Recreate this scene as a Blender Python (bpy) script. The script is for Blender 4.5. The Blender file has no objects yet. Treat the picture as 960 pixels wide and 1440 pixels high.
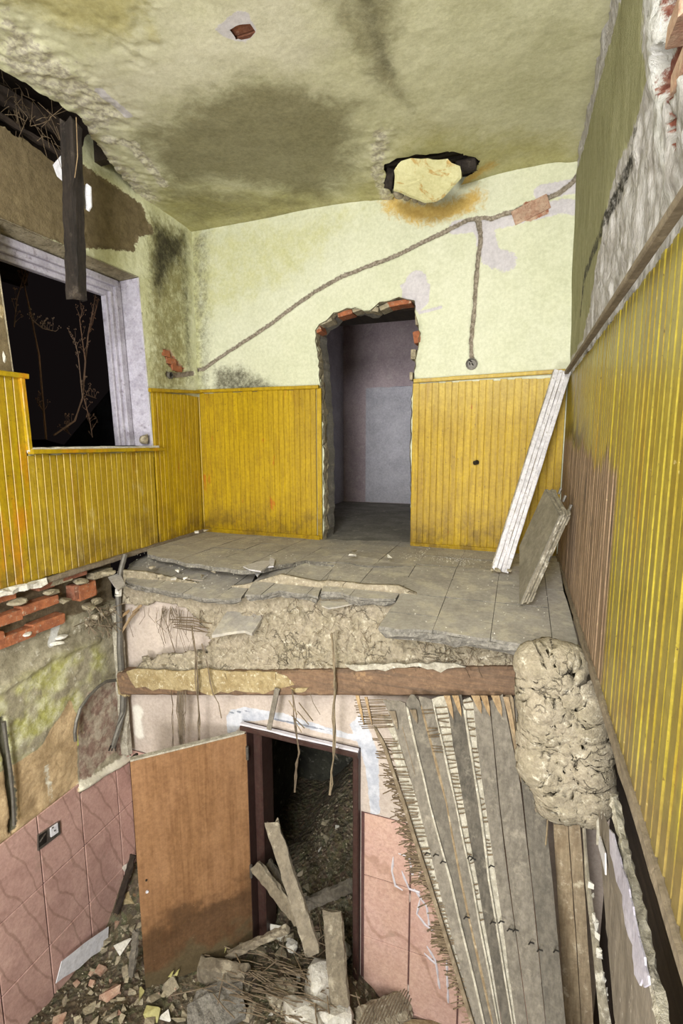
import bpy, math, random
import numpy as np
from mathutils import Vector
scene = bpy.context.scene
C = scene.collection

# ------------------------------------------------------------------ camera
F_PX, YAW, PITCH, ROLL = 697.08, 0.344073, 0.142721, -0.002351
CAM = np.array([2.91688, 0.0, 0.883076])
D, W, H = 4.10115, 3.2316, 2.8
PY = 2.95                     # plane of the pink partition of the lower room
fw = np.array([-math.sin(YAW)*math.cos(PITCH), math.cos(YAW)*math.cos(PITCH), -math.sin(PITCH)])
rt = np.array([math.cos(YAW), math.sin(YAW), 0.0]); up = np.cross(rt, fw)
RT = rt*math.cos(ROLL)+up*math.sin(ROLL); UP = -rt*math.sin(ROLL)+up*math.cos(ROLL)
cam_d = bpy.data.cameras.new('camera'); cam = bpy.data.objects.new('camera', cam_d); C.objects.link(cam)
cam_d.sensor_fit = 'VERTICAL'; cam_d.sensor_height = 24; cam_d.lens = 24*F_PX/1440
cam_d.clip_start = 0.02; cam_d.clip_end = 200
from mathutils import Matrix
m = Matrix.Identity(4)
for i in range(3):
    m[i][0], m[i][1], m[i][2], m[i][3] = RT[i], UP[i], -fw[i], CAM[i]
cam.matrix_world = m
scene.camera = cam

# ------------------------------------------------------------------ world, lamps, exposure
wd = bpy.data.worlds.new('night'); scene.world = wd; wd.use_nodes = True
wd.node_tree.nodes['Background'].inputs[0].default_value = (0.004, 0.003, 0.003, 1)
wd.node_tree.nodes['Background'].inputs[1].default_value = 1.0
def area(name, loc, target, size, power, col=(1, 1, 1)):
    l = bpy.data.lights.new(name, 'AREA'); l.shape = 'SQUARE'; l.size = size; l.energy = power; l.color = col
    o = bpy.data.objects.new(name, l); C.objects.link(o); o.location = loc
    o.rotation_euler = (Vector(target)-Vector(loc)).to_track_quat('-Z', 'Y').to_euler()
    return o
area('unseen_lamp', (2.7, -1.7, 2.2), (2.0, 3.4, 0.6), 0.9, 140, (1, .99, .97))
area('unseen_lamp', (1.2, -1.6, 1.2), (1.4, 3.6, 0.9), 1.2, 38, (1, .99, .97))  # added soft fill from behind the camera, unseen
area('ceiling_fill', (2.3, -1.5, 0.9), (1.8, 1.9, 2.8), 0.9, 55, (1, .99, .97))  # added fill aimed upwards to brighten the ceiling
area('unseen_lamp', (2.2, -1.3, -0.5), (1.6, 2.9, -2.0), 0.9, 120, (1, .99, .97))  # added low fill to brighten the lower room, unseen
vs = scene.view_settings
vs.view_transform = 'Standard'; vs.look = 'None'; vs.gamma = 1; vs.use_curve_mapping = False
vs.exposure = 0.42

# ------------------------------------------------------------------ projection helpers
def ray(px, py): return fw*F_PX + RT*(px-480) - UP*(py-720)
def at(px, py, y):                       # the point seen at a pixel, standing at depth y
    d = ray(px, py); return CAM + d*((y-CAM[1])/d[1])
def atx(px, py, x=0.0):
    d = ray(px, py); return CAM + d*((x-CAM[0])/d[0])
def atz(px, py, z=0.0):
    d = ray(px, py); return CAM + d*((z-CAM[2])/d[2])
def atplane(px, py, p0, n):
    d = ray(px, py); return CAM + d*(np.dot(np.asarray(p0)-CAM, n)/np.dot(d, n))
def WX(z): return 3.24-0.025*z          # the right wall leans in a little towards the top

# ------------------------------------------------------------------ noise
_rs = np.random.RandomState(7); _tab = _rs.rand(256, 256)
def vnoise(x, y, s=0):
    x = np.asarray(x, float)+s*17.31; y = np.asarray(y, float)+s*9.77
    xi = np.floor(x).astype(int); yi = np.floor(y).astype(int); a = x-xi; b = y-yi
    a = a*a*(3-2*a); b = b*b*(3-2*b)
    T = lambda i, j: _tab[(xi+i) & 255, (yi+j) & 255]
    return (T(0, 0)*(1-a)+T(1, 0)*a)*(1-b)+(T(0, 1)*(1-a)+T(1, 1)*a)*b
def fbm(x, y, f=1., o=4, s=0):
    r = 0; a = .5; t = 0
    for k in range(o):
        r = r+a*vnoise(np.asarray(x)*f, np.asarray(y)*f, s+k); t += a; a *= .5; f *= 2.03
    return r/t
def sst(a, b, x):
    t = np.clip((np.asarray(x, float)-a)/(b-a), 0, 1); return t*t*(3-2*t)
def inpoly(u, v, poly):
    r = np.zeros(np.shape(u), bool); n = len(poly)
    for i in range(n):
        x1, y1 = poly[i]; x2, y2 = poly[(i+1) % n]
        if y1 == y2: continue
        c = ((y1 > v) != (y2 > v)) & (u < (x2-x1)*(v-y1)/(y2-y1)+x1)
        r ^= c
    return r
def segdist(u, v, poly, closed=True):
    best = np.full(np.shape(u), 1e9); bx = np.zeros(np.shape(u)); by = np.zeros(np.shape(u))
    n = len(poly)
    for i in range(n if closed else n-1):
        x1, y1 = poly[i]; x2, y2 = poly[(i+1) % n]
        dx, dy = x2-x1, y2-y1; L = dx*dx+dy*dy+1e-12
        t = np.clip(((u-x1)*dx+(v-y1)*dy)/L, 0, 1); qx = x1+t*dx; qy = y1+t*dy
        d = np.hypot(u-qx, v-qy); k = d < best
        best = np.where(k, d, best); bx = np.where(k, qx, bx); by = np.where(k, qy, by)
    return best, bx, by
def sdpoly(u, v, poly):                  # signed distance, positive inside
    d = segdist(u, v, poly)[0]; return np.where(inpoly(u, v, poly), d, -d)
def rag(poly, step=.03, amp=.012, rnd=None, closed=True):
    rnd = rnd or random; out = []; n = len(poly)
    for i in range(n if closed else n-1):
        a = np.array(poly[i], float); b = np.array(poly[(i+1) % n], float); L = np.linalg.norm(b-a); k = max(1, int(L/step))
        for j in range(k):
            p = a+(b-a)*j/k
            out.append(tuple(p+np.array([rnd.uniform(-amp, amp) for _ in p]) if j or amp > .004 else p))
    if not closed: out.append(tuple(poly[-1]))
    return out

# ------------------------------------------------------------------ materials
SAT = .8
def lin(h):
    h = h.lstrip('#'); r = []
    for i in (0, 2, 4):
        c = int(h[i:i+2], 16)/255; r.append(c/12.92 if c <= .04045 else ((c+.055)/1.055)**2.4)
    g = .3*r[0]+.59*r[1]+.11*r[2]; return (*[g+(c-g)*SAT for c in r], 1)
class M:
    def __init__(s, name):
        s.m = bpy.data.materials.new(name); s.m.use_nodes = True; s.t = s.m.node_tree
        s.b = s.t.nodes['Principled BSDF']; s.pos = s.t.nodes.new('ShaderNodeNewGeometry').outputs['Position']
        s.b.inputs['Specular IOR Level'].default_value = .3
    def _in(s, sock, v):
        if isinstance(v, bpy.types.NodeSocket): s.t.links.new(v, sock)
        elif isinstance(v, str): sock.default_value = lin(v)
        else: sock.default_value = v
    def vec(s, sc=(1, 1, 1), rot=(0, 0, 0)):
        n = s.t.nodes.new('ShaderNodeMapping'); s.t.links.new(s.pos, n.inputs[0])
        n.inputs['Scale'].default_value = sc; n.inputs['Rotation'].default_value = rot; return n.outputs[0]
    def noise(s, scale, detail=4, rough=.55, vec=None, dist=0.):
        n = s.t.nodes.new('ShaderNodeTexNoise'); s.t.links.new(vec or s.pos, n.inputs['Vector'])
        n.inputs['Scale'].default_value = scale; n.inputs['Detail'].default_value = detail
        n.inputs['Roughness'].default_value = rough; n.inputs['Distortion'].default_value = dist; return n.outputs[0]
    def vor(s, scale, feat='F1', out=0, vec=None):
        n = s.t.nodes.new('ShaderNodeTexVoronoi'); n.feature = feat; s.t.links.new(vec or s.pos, n.inputs['Vector'])
        n.inputs['Scale'].default_value = scale; return n.outputs[out]
    def wave(s, scale, dist=3., vec=None, dr='X', detail=3):
        n = s.t.nodes.new('ShaderNodeTexWave'); n.bands_direction = dr; s.t.links.new(vec or s.pos, n.inputs['Vector'])
        n.inputs['Scale'].default_value = scale; n.inputs['Distortion'].default_value = dist
        n.inputs['Detail'].default_value = detail; return n.outputs[1]
    def rng(s, x, a, b, lo=0., hi=1.):
        n = s.t.nodes.new('ShaderNodeMapRange'); n.interpolation_type = 'SMOOTHSTEP'; s._in(n.inputs[0], x)
        n.inputs[1].default_value = a; n.inputs[2].default_value = b
        n.inputs[3].default_value = lo; n.inputs[4].default_value = hi; return n.outputs[0]
    def op(s, o, a, b=0.):
        n = s.t.nodes.new('ShaderNodeMath'); n.operation = o; s._in(n.inputs[0], a); s._in(n.inputs[1], b); return n.outputs[0]
    def mix(s, f, a, b, mode='MIX'):
        n = s.t.nodes.new('ShaderNodeMix'); n.data_type = 'RGBA'; n.blend_type = mode
        s._in(n.inputs[0], f); s._in(n.inputs[6], a); s._in(n.inputs[7], b); return n.outputs[2]
    def attr(s, name):
        n = s.t.nodes.new('ShaderNodeAttribute'); n.attribute_name = name; return n.outputs['Fac']
    def amask(s, name, nz=None, soft=.12):      # painted mask broken up by noise
        a = s.attr(name); nz = nz or s.noise(22, 5, .65)
        return s.rng(s.op('ADD', a, s.op('MULTIPLY', s.op('SUBTRACT', nz, .5), 1.1)), .5-soft, .5+soft)
    def sep(s, i):
        n = s.t.nodes.new('ShaderNodeSeparateXYZ'); s.t.links.new(s.pos, n.inputs[0]); return n.outputs[i]
    def rand(s):
        return s.t.nodes.new('ShaderNodeObjectInfo').outputs['Random']
    def fin(s, col, rough=.85, bump=None, bs=.3, bd=.01, spec=None, metal=None, grime=.5):
        gn = s.noise(38, 8, .78); gm = s.rng(gn, .36, .64, .0, 1.)
        g2 = s.rng(s.noise(7, 6, .7), .3, .7, 0., 1.)
        col = s.mix(grime*.55, col, s.mix(gm, '#5c5750', '#e6e3de'), 'SOFT_LIGHT')
        col = s.mix(grime*.5, col, s.mix(g2, '#6a655c', '#c8c4bc'), 'SOFT_LIGHT')
        col = s.mix(s.rng(s.noise(120, 3, .6), .68, .74, 0, grime*.8), col, '#4a443a')
        s._in(s.b.inputs['Base Color'], col); s._in(s.b.inputs['Roughness'], rough)
        if spec is not None: s._in(s.b.inputs['Specular IOR Level'], spec)
        if metal is not None: s._in(s.b.inputs['Metallic'], metal)
        if bump is not None:
            n = s.t.nodes.new('ShaderNodeBump'); n.inputs['Strength'].default_value = bs; n.inputs['Distance'].default_value = bd
            s._in(n.inputs['Height'], bump); s.t.links.new(n.outputs[0], s.b.inputs['Normal'])
        return s.m
def mottled(name, c1, c2, c3=None, sc=9, rough=.9, bs=.5, bd=.01, fine=60, sp=None, vec=None):
    k = M(name); v = k.vec(vec) if vec else None
    n = k.noise(sc, 6, .6, v); c = k.mix(k.rng(n, .35, .65), c1, c2)
    if c3: c = k.mix(k.rng(k.noise(sc*2.7, 5, .7, v), .56, .68), c, c3)
    f = k.noise(fine, 4, .7, v); c = k.mix(.35, c, k.mix(f, '#3a3a3a', '#ffffff'), 'OVERLAY')
    return k.fin(c, rough, k.op('ADD', n, k.op('MULTIPLY', f, .5)), bs, bd, sp)

def mat_paint_back():
    k = M('pale_green_wall_paint'); big = k.noise(1.4, 5, .6); nz = k.noise(30, 6, .7)
    c = k.mix(k.rng(big, .3, .7), '#c3c6a6', '#ccceb4')
    c = k.mix(k.rng(k.noise(7, 6, .7), .5, .8, 0, .35), c, '#b9b893')
    c = k.mix(k.amask('olive', k.noise(9, 5, .7), .3), c, '#bdbd86')
    c = k.mix(k.amask('putty', nz, .06), c, '#bfbac0')
    c = k.mix(k.amask('rust', k.noise(16, 6, .7, dist=1.), .2), c, '#c3a13c')
    c = k.mix(k.amask('mould', k.noise(26, 7, .8), .33), c, '#4d4834')
    c = k.mix(k.amask('chase', k.noise(45, 5, .7), .1), c, k.mix(k.rng(k.noise(50, 4, .7), .35, .65), '#6e6250', '#9b9080'))
    c = k.mix(k.amask('brick', k.noise(40, 4), .1), c, k.mix(k.rng(k.noise(25, 4), .4, .6), '#a06445', '#b99a80'))
    return k.fin(c, .75, k.op('ADD', k.noise(6, 6, .6), k.op('MULTIPLY', nz, .25)), .35, .02)
def mat_paint_left():
    k = M('flaking_paint_over_brown_plaster'); nz = k.noise(24, 7, .75)
    c = k.mix(k.rng(k.noise(4, 5), .3, .7), '#c4c492', '#d4d6b2')
    c = k.mix(k.amask('olive', k.noise(12, 6, .75), .2), c, '#8f8a55')
    c = k.mix(k.amask('bare', nz, .05), c, k.mix(k.noise(12, 6, .7), '#5f5032', '#857450'))
    c = k.mix(k.amask('mould', k.noise(22, 7, .8), .4), c, '#35301f')
    c = k.mix(k.amask('brick', k.noise(40, 4), .1), c, k.mix(k.rng(k.noise(25, 4), .4, .6), '#a05a35', '#a88a70'))
    c = k.mix(k.amask('chase', k.noise(45, 5, .7), .1), c, '#85786a')
    return k.fin(c, .85, k.op('ADD', k.noise(9, 7, .7), k.op('MULTIPLY', nz, .4)), .6, .02)
def mat_ceiling():
    k = M('mouldy_olive_ceiling'); nz = k.noise(20, 7, .75)
    c = k.mix(k.rng(k.noise(1.7, 5, .6), .35, .65), '#c0bf97', '#cccba8')
    c = k.mix(k.rng(k.noise(5, 6, .7, dist=.6), .5, .75, 0, .5), c, '#b0af88')
    c = k.mix(k.amask('pale', k.noise(5, 5, .7), .4), c, '#cbc8ae')
    c = k.mix(k.amask('green', k.noise(5, 5, .7), .4), c, '#aca768')
    c = k.mix(k.op('MULTIPLY', k.amask('mould', k.noise(4.5, 8, .72, dist=.8), .3), .72), c, '#6b6338')
    c = k.mix(k.op('MULTIPLY', k.amask('black', k.noise(14, 8, .8), .25), .7), c, '#4c4730')
    c = k.mix(k.op('MULTIPLY', k.amask('ochre', k.noise(9, 8, .8), .3), .8), c, '#aaa058')
    c = k.mix(k.op('MULTIPLY', k.amask('flake', nz, .08), .85), c, k.mix(k.rng(k.noise(45, 4), .4, .6), '#a79f92', '#cfcbb0'))
    c = k.mix(k.amask('chase', k.noise(45, 5, .7), .1), c, k.mix(k.rng(k.noise(60, 4), .4, .6), '#5c5040', '#998d7c'))
    c = k.mix(k.amask('rust', k.noise(16, 6, .7, dist=1.), .2), c, '#bb9c3a')
    c = k.mix(k.amask('putty', nz, .06), c, '#c4c0c6')
    return k.fin(c, .7, k.op('ADD', k.noise(4, 7, .6), k.op('MULTIPLY', nz, .3)), .3, .018)
def mat_right_upper():
    k = M('peeling_whitewash'); v = k.vec((1, 3, .9)); nz = k.noise(16, 8, .8, v)
    c = k.mix(k.rng(k.noise(9, 6, .7, v), .35, .65), '#b9b2ac', '#dcd8d6')
    c = k.mix(k.amask('white', nz, .1), c, '#e6e4e0')
    c = k.mix(k.rng(nz, .6, .68), c, '#7e7468')
    c = k.mix(k.amask('paint', k.noise(10, 6, .7, v), .08), c, k.mix(k.rng(k.noise(6, 5, .7, v), .3, .7), '#a5a26a', '#bdbb86'))
    c = k.mix(k.amask('brick', k.noise(18, 6, .8), .08), c, k.mix(k.rng(k.noise(25, 4), .45, .6), '#9b4f38', '#b77c68'))
    c = k.mix(k.amask('mould', k.noise(30, 7, .8), .15), c, '#2f2a1f')
    return k.fin(c, .8, k.op('ADD', k.noise(14, 8, .8, v), 0.), 1., .035)
def mat_wainscot(name, kind):
    global SAT; SAT = 1.
    k = M(name); v = k.vec((1, 1, .07)); g = k.noise(55, 5, .6, v); g2 = k.noise(9, 5, .6, k.vec((1, 1, .18)))
    a, b = {'back': ('#b5970c', '#9c800a'), 'rightback': ('#b3950e', '#9b7e0a'), 'left': ('#b09412', '#978012'), 'leftlow': ('#b3982a', '#957d1e'), 'right': ('#8f8128', '#746822')}[kind]
    c = k.mix(k.rng(g, .3, .7), a, b)
    c = k.mix(k.rng(k.rand(), 0, 1, 0, .55 if kind == 'right' else .3), c, '#6f5c14' if kind == 'right' else '#8a6e10')
    c = k.mix(k.rng(g2, .55, .72, 0, .6), c, '#8a6412')
    z = k.sep(2); c = k.mix(k.op('MULTIPLY', k.rng(z, .5, .0), k.rng(k.noise(6, 6, .7), .4, .62, 0, .8)), c, '#6e5620')
    c = k.mix(k.rng(k.noise(70, 3, .6), .66, .72), c, '#4a3a14')
    if kind in ('back', 'rightback'):
        c = k.mix(k.rng(k.noise(7, 4, .6, k.vec((1, 1, .35))), .68, .74, 0, .8), c, '#a4560c')
    if kind == 'rightback':
        c = k.mix(k.op('MULTIPLY', k.rng(z, .9, 1.4), .25), c, '#d9c888')  # glare on the upper part of the boards, painted into the colour
    if kind == 'left':
        c = k.mix(k.rng(k.noise(5, 4, .6, k.vec((1, 1, .3))), .5, .66, 0, .85), c, '#bd7e10')
    if kind == 'leftlow':
        c = k.mix(k.rng(k.noise(6, 6, .7, k.vec((1, 1, .5))), .56, .68, 0, .7), c, '#b3a268')
    rough = .38
    if kind == 'right':
        nz = k.noise(5, 6, .7); y = k.sep(1)
        ym = k.rng(k.op('ADD', y, k.op('MULTIPLY', k.op('SUBTRACT', nz, .5), .02)), 1.845, 1.865)
        zt = k.op('ADD', z, k.op('MULTIPLY', k.op('SUBTRACT', k.noise(4, 6, .75, k.vec((1, 1, .3))), .5), .5))
        zt = k.op('SUBTRACT', zt, k.op('MULTIPLY', y, .03)); bare = k.op('MULTIPLY', ym, k.rng(zt, .80, .72))
        wood = k.mix(k.rng(k.noise(40, 6, .7, v), .35, .65), '#5f4a34', '#86705a')
        wood = k.mix(k.rng(k.noise(22, 5, .7, k.vec((1, 1, .12))), .55, .7), wood, '#33281d')
        c = k.mix(bare, c, wood)
        band = k.op('MULTIPLY', k.rng(y, 2.3, 3.2), k.op('MULTIPLY', k.rng(zt, .74, .80), k.rng(zt, .90, .80)))
        c = k.mix(k.op('MULTIPLY', band, .8), c, '#2c2212')
        c = k.mix(k.rng(k.noise(28, 5, .7), .66, .72, 0, .8), c, '#c8b98a')
        c = k.mix(k.op('MULTIPLY', k.rng(z, .25, -.05), k.rng(y, 2.2, 1.2, 0, .75)), c, '#7a6c44')
        rough = k.rng(bare, 0, 1, .33, .8)
    SAT = .8; return k.fin(c, rough if kind != 'rightback' else .5, g, .15, .004, .5 if kind != 'rightback' else .3)
def mat_wood(name, a, b, c3=None, axis=2, sc=38, bs=.6, rough=.85, thin=.06, bd=.006):
    k = M(name); s = [1, 1, 1]; s[axis] = thin; v = k.vec(tuple(s)); g = k.noise(sc, 7, .7, v, .3)
    c = k.mix(k.rng(g, .32, .68), a, b)
    if not name.startswith(('charred', 'dark_attic')): c = k.mix(k.rng(k.rand(), 0, 1, 0, .22), c, '#8f8678')
    if c3: c = k.mix(k.rng(k.noise(sc*.25, 6, .75), .54, .68, 0, .9), c, c3)
    return k.fin(c, rough, g, bs, bd)
def mat_tile(name, base, streak, sc=2.2, tilt=.5):
    k = M(name); w = k.wave(sc, 5., k.vec((1.6, 1.6, .9), (tilt*.6, tilt*.6, 0)), 'DIAGONAL', 3)
    c = k.mix(k.rng(k.noise(3, 5), .3, .7), base, '#c9a094'); c = k.mix(k.rng(w, .95, 1., 0, .38), c, streak)
    c = k.mix(k.rng(k.noise(60, 4, .7), .4, .8, 0, .35), c, '#8a6a60')
    c = k.mix(k.rng(k.noise(4, 7, .75), .58, .7, 0, .5), c, '#9b8473')
    return k.fin(c, .32, k.noise(30, 3), .05, .003, .5)
def plain(name, col, rough=.7, metal=None, bs=.2):
    k = M(name); n = k.noise(25, 5, .7); c = k.mix(k.rng(n, .3, .8, 0, .35), col, '#4d463c')
    return k.fin(c, rough, n, bs, .004, None, metal)

MT = {}
MT['back'] = mat_paint_back(); MT['left'] = mat_paint_left(); MT['ceil'] = mat_ceiling(); MT['right'] = mat_right_upper()
for kk in ('back', 'rightback', 'left', 'leftlow', 'right'): MT['w_'+kk] = mat_wainscot('mustard_board_'+kk, kk)
MT['brick'] = mottled('red_brick', '#95583a', '#7c4a34', '#a98670', 14, bs=.5)
MT['bricko'] = mottled('orange_brick', '#b0642e', '#91502a', '#a8977e', 14, bs=.5)
MT['brickd'] = mottled('dusty_brick', '#a37a62', '#b3967e', '#8c6450', 18, bs=.6)
MT['mortar'] = mottled('old_mortar', '#8f8468', '#a89c80', '#6b6045', 12, bs=.9, bd=.02)
def mudmat():
    k = M('dry_clay_with_straw'); n = k.noise(7, 7, .7); c = k.mix(k.rng(n, .35, .65), '#aca08a', '#958a72')
    c = k.mix(k.rng(k.noise(19, 6, .75), .56, .68), c, '#c6bda8'); wv = k.t.nodes.new('ShaderNodeVectorMath'); wv.operation = 'ADD'; k.t.links.new(k.pos, wv.inputs[0]); nn = k.t.nodes.new('ShaderNodeTexNoise'); nn.inputs['Scale'].default_value = 9; nn.inputs['Detail'].default_value = 5; k.t.links.new(k.pos, nn.inputs['Vector']); sc_ = k.t.nodes.new('ShaderNodeVectorMath'); sc_.operation = 'SCALE'; sc_.inputs['Scale'].default_value = .22; k.t.links.new(nn.outputs['Color'], sc_.inputs[0]); k.t.links.new(sc_.outputs[0], wv.inputs[1])
    cr = k.rng(k.vor(6.5, 'DISTANCE_TO_EDGE', 0, wv.outputs[0]), .0, .035)
    m2 = k.op('MULTIPLY', k.op('SUBTRACT', 1., cr), k.rng(k.noise(5, 4), .5, .6, 0, .8)); c = k.mix(m2, c, '#6d6350')
    return k.fin(c, .95, k.op('SUBTRACT', k.op('ADD', n, k.op('MULTIPLY', k.noise(50, 5, .7), .5)), k.op('MULTIPLY', m2, .5)), .9, .025, grime=.8)
MT['mud'] = mudmat()
MT['screed'] = mottled('grey_screed', '#716d65', '#868178', '#57534c', 30, bs=.9, bd=.012)
MT['beam'] = mat_wood('brown_beam_wood', '#7a522a', '#553619', '#8f6e48', 0)
MT['plast'] = mottled('yellowed_plaster_crust', '#a69468', '#8f7a4c', '#c8bea0', 14, bs=.7, bd=.01)
MT['char'] = mat_wood('charred_timber', '#1f1a17', '#352c26', '#4f453c', 2, 30, 1.)
MT['dark'] = mat_wood('dark_attic_timber', '#2a2018', '#3a2e24', None, 1, 20)
MT['plank'] = mat_wood('weathered_grey_plank', '#787064', '#60594e', '#8a8172', 2, 42, .6)
MT['plankd'] = mat_wood('dark_grey_plank', '#625b50', '#48433b', '#7c7466', 2, 42, .6)
MT['plankb'] = mat_wood('brownish_plank', '#7d6c54', '#65563f', '#9a8d76', 2, 42, .6)
MT['freshwood'] = mat_wood('split_fresh_wood', '#a88a5c', '#83653c', None, 2, 50, .8)
MT['oldwood'] = mat_wood('pale_upright_wood', '#94805f', '#77603f', '#b6a98e', 2, 45, .5)
MT['debris'] = mat_wood('dusty_debris_wood', '#6d6250', '#857963', '#a89e88', 2, 30, .8, thin=.4)
MT['reed'] = mat_wood('dry_reed', '#5d4b36', '#7a6648', None, 2, 60, .3)
MT['reedl'] = mat_wood('pale_straw', '#9b8866', '#7d6a4a', None, 2, 60, .3)
MT['lime'] = mottled('lime_plaster_between_laths', '#b0a998', '#989180', '#cac4b4', 20, bs=1., bd=.01)
MT['white'] = mottled('white_plaster_lump', '#d8d4ca', '#c2bdb0', '#a8a294', 14, bs=.8, bd=.012)
MT['whitepaint'] = mottled('chalky_white_paint', '#b8b5b9', '#c8c5ca', '#98928b', 20, rough=.5, bs=.2)
MT['lilac'] = mottled('lilac_white_paint', '#a29dae', '#b3afc0', '#8d8694', 8, rough=.5, bs=.3)
MT['paper'] = plain('white_sheet', '#dcdce4', .6, bs=.1)
MT['pinktile'] = mat_tile('pink_marbled_tile', '#b38a80', '#76503e')
MT['pinktile2'] = mat_tile('pink_marbled_tile_front', '#c79f8c', '#92674a', 2.0, .9)
MT['grout'] = plain('dark_red_grout', '#5d3a38', .9)
MT['leaf'] = None
MT['frame'] = plain('dark_brown_door_frame', '#3f2420', .5)
MT['metal'] = plain('dull_metal', '#8a8680', .4, .8)
MT['black'] = plain('black_plastic', '#1e1c1b', .5)
MT['lead'] = plain('grey_conduit', '#6a665f', .5, .3)
MT['shard'] = plain('yellow_green_shard', '#b5ae62', .5)
MT['stone'] = mottled('rubble_stone', '#8a7f68', '#a59a80', '#6a5f48', 18, bs=.8)
MT['sash'] = mat_wood('peeling_sash_wood', '#9a917c', '#6e6552', '#cfc9b8', 2, 34, .7, thin=.3)
MT['sashpanel'] = mottled('grey_hardboard', '#7d7768', '#6e685a', None, 12, rough=.6, bs=.1)
MT['room2'] = mottled('mauve_room_paint', '#bba9b0', '#ad9ca4', '#c0b2b6', 3, bs=.2)
MT['room2b'] = mottled('grey_mauve_patch', '#c0bfcb', '#b2b1bd', None, 5, bs=.2)
MT['room2floor'] = mottled('dusty_dark_floor', '#8c8880', '#78746c', '#a39d90', 3, bs=.3)
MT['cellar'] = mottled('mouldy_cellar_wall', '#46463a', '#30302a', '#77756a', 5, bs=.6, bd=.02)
MT['night'] = mottled('dark_slope', '#241c16', '#18130f', None, 4)
MT['slate'] = mottled('dark_roof_sheet', '#3b3a40', '#2b2a2e', None, 4)
MT['plant'] = mat_wood('dry_stem', '#6b4a30', '#4d3320', None, 2, 40)
def leafmat():
    k = M('veneered_door'); v = k.vec((1, 1, .05)); g = k.noise(45, 6, .6, v, .4); w = k.noise(6, 4, .6, k.vec((1, 1, .25)))
    c = k.mix(k.rng(g, .3, .7), '#94683a', '#7c532a'); c = k.mix(k.rng(w, .4, .7, 0, .5), c, '#a3764a')
    z = k.sep(2); zz = k.op('ADD', z, k.op('MULTIPLY', k.op('SUBTRACT', k.noise(4, 3, .55), .5), .6))
    c = k.mix(k.rng(zz, -2.42, -2.58, 0, .75), c, '#503822')
    c = k.mix(k.op('MULTIPLY', k.rng(zz, -2.34, -2.48), k.rng(zz, -2.62, -2.48, 0, .6)), c, '#3d2814')
    c = k.mix(k.rng(zz, -2.72, -2.82, 0, .9), c, '#5e5136')
    c = k.mix(k.rng(k.noise(90, 2), .74, .78, 0, .7), c, '#cbb894')
    return k.fin(c, .42, g, .1, .003, .5)
MT['leaf'] = leafmat()
def floormat():
    k = M('dusty_grey_floor_tile'); n = k.noise(7, 6, .7); f = k.noise(80, 5, .8)
    c = k.mix(k.rng(k.noise(3, 4), .3, .7), '#aaa49b', '#979188'); c = k.mix(k.rng(k.rand(), 0, 1, 0, .22), c, '#b3ada5')
    c = k.mix(k.rng(n, .48, .66, 0, .75), c, '#b9b09c'); c = k.mix(k.rng(f, .62, .7, 0, .6), c, '#d8d2c4')
    return k.fin(c, .8, f, .3, .004)
MT['floor'] = floormat()
def pinkwall():
    k = M('cream_pink_plaster'); nz = k.noise(24, 6, .7)
    c = k.mix(k.rng(k.noise(2.5, 5), .3, .7), '#c2b2a6', '#b3a499')
    c = k.mix(k.rng(k.noise(9, 6, .7), .6, .8, 0, .4), c, '#a9988a')
    c = k.mix(k.amask('putty', k.noise(14, 6, .7), .06), c, k.mix(k.rng(k.noise(9, 4), .4, .6), '#a9adba', '#c0c2cb'))
    c = k.mix(k.amask('line', nz, .1), c, '#7f8594')
    c = k.mix(k.op('MULTIPLY', k.amask('blotch', k.noise(30, 6, .7, k.vec((1, 1, .2))), .2), .85), c, '#6e6252')
    c = k.mix(k.amask('white', k.noise(8, 5), .2), c, '#ded9cd')
    return k.fin(c, .8, k.op('ADD', k.noise(9, 5), nz), .3, .008)
MT['pink'] = pinkwall()
def lowleft():
    k = M('stained_lower_wall'); nz = k.noise(22, 7, .75)
    c = k.mix(k.rng(k.noise(8, 6, .7), .35, .65), '#a29a80', '#857c62')
    c = k.mix(k.rng(k.noise(18, 6, .7), .58, .68), c, '#beb8a6')
    c = k.mix(k.attr('green'), c, k.mix(k.rng(k.noise(9, 7, .75), .4, .6), '#a6a544', '#c6c49c'))
    c = k.mix(k.amask('bright', nz, .1), c, '#b4bf2c')
    c = k.mix(k.amask('tan', k.noise(8, 5), .05), c, k.mix(k.rng(k.noise(6, 6, .7), .4, .64), '#bfa274', '#a88c60'))
    c = k.mix(k.amask('pinkish', k.noise(8, 5), .1), c, k.mix(k.rng(k.noise(14, 6, .7), .4, .6), '#8f7263', '#a89a86'))
    c = k.mix(k.amask('grey', nz, .1), c, '#b3b3b0')
    c = k.mix(k.amask('dark', nz, .1), c, '#55523f')
    c = k.mix(k.amask('mortar', nz, .1), c, k.mix(k.noise(12, 6), '#4d3f2c', '#8a795a'))
    c = k.mix(k.amask('white', nz, .1), c, '#d6d0bc')
    return k.fin(c, .85, k.op('ADD', k.noise(9, 7, .7), k.op('MULTIPLY', nz, .4)), .7, .02)
MT['lowleft'] = lowleft()
def heapmat():
    k = M('rubble_earth'); n = k.noise(9, 7, .75); v = k.vor(26, 'F1', 1)
    c = k.mix(k.rng(n, .35, .65), '#5a503a', '#7d7156'); c = k.mix(k.rng(k.noise(30, 6, .8), .55, .66), c, '#a99d82')
    c = k.mix(.1, c, v, 'OVERLAY'); c = k.mix(k.rng(k.noise(14, 4), .66, .7), c, '#8b6a4a')
    return k.fin(c, .95, k.op('ADD', k.noise(18, 7, .8), k.vor(30)), 1., .04)
MT['heap'] = heapmat()
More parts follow.
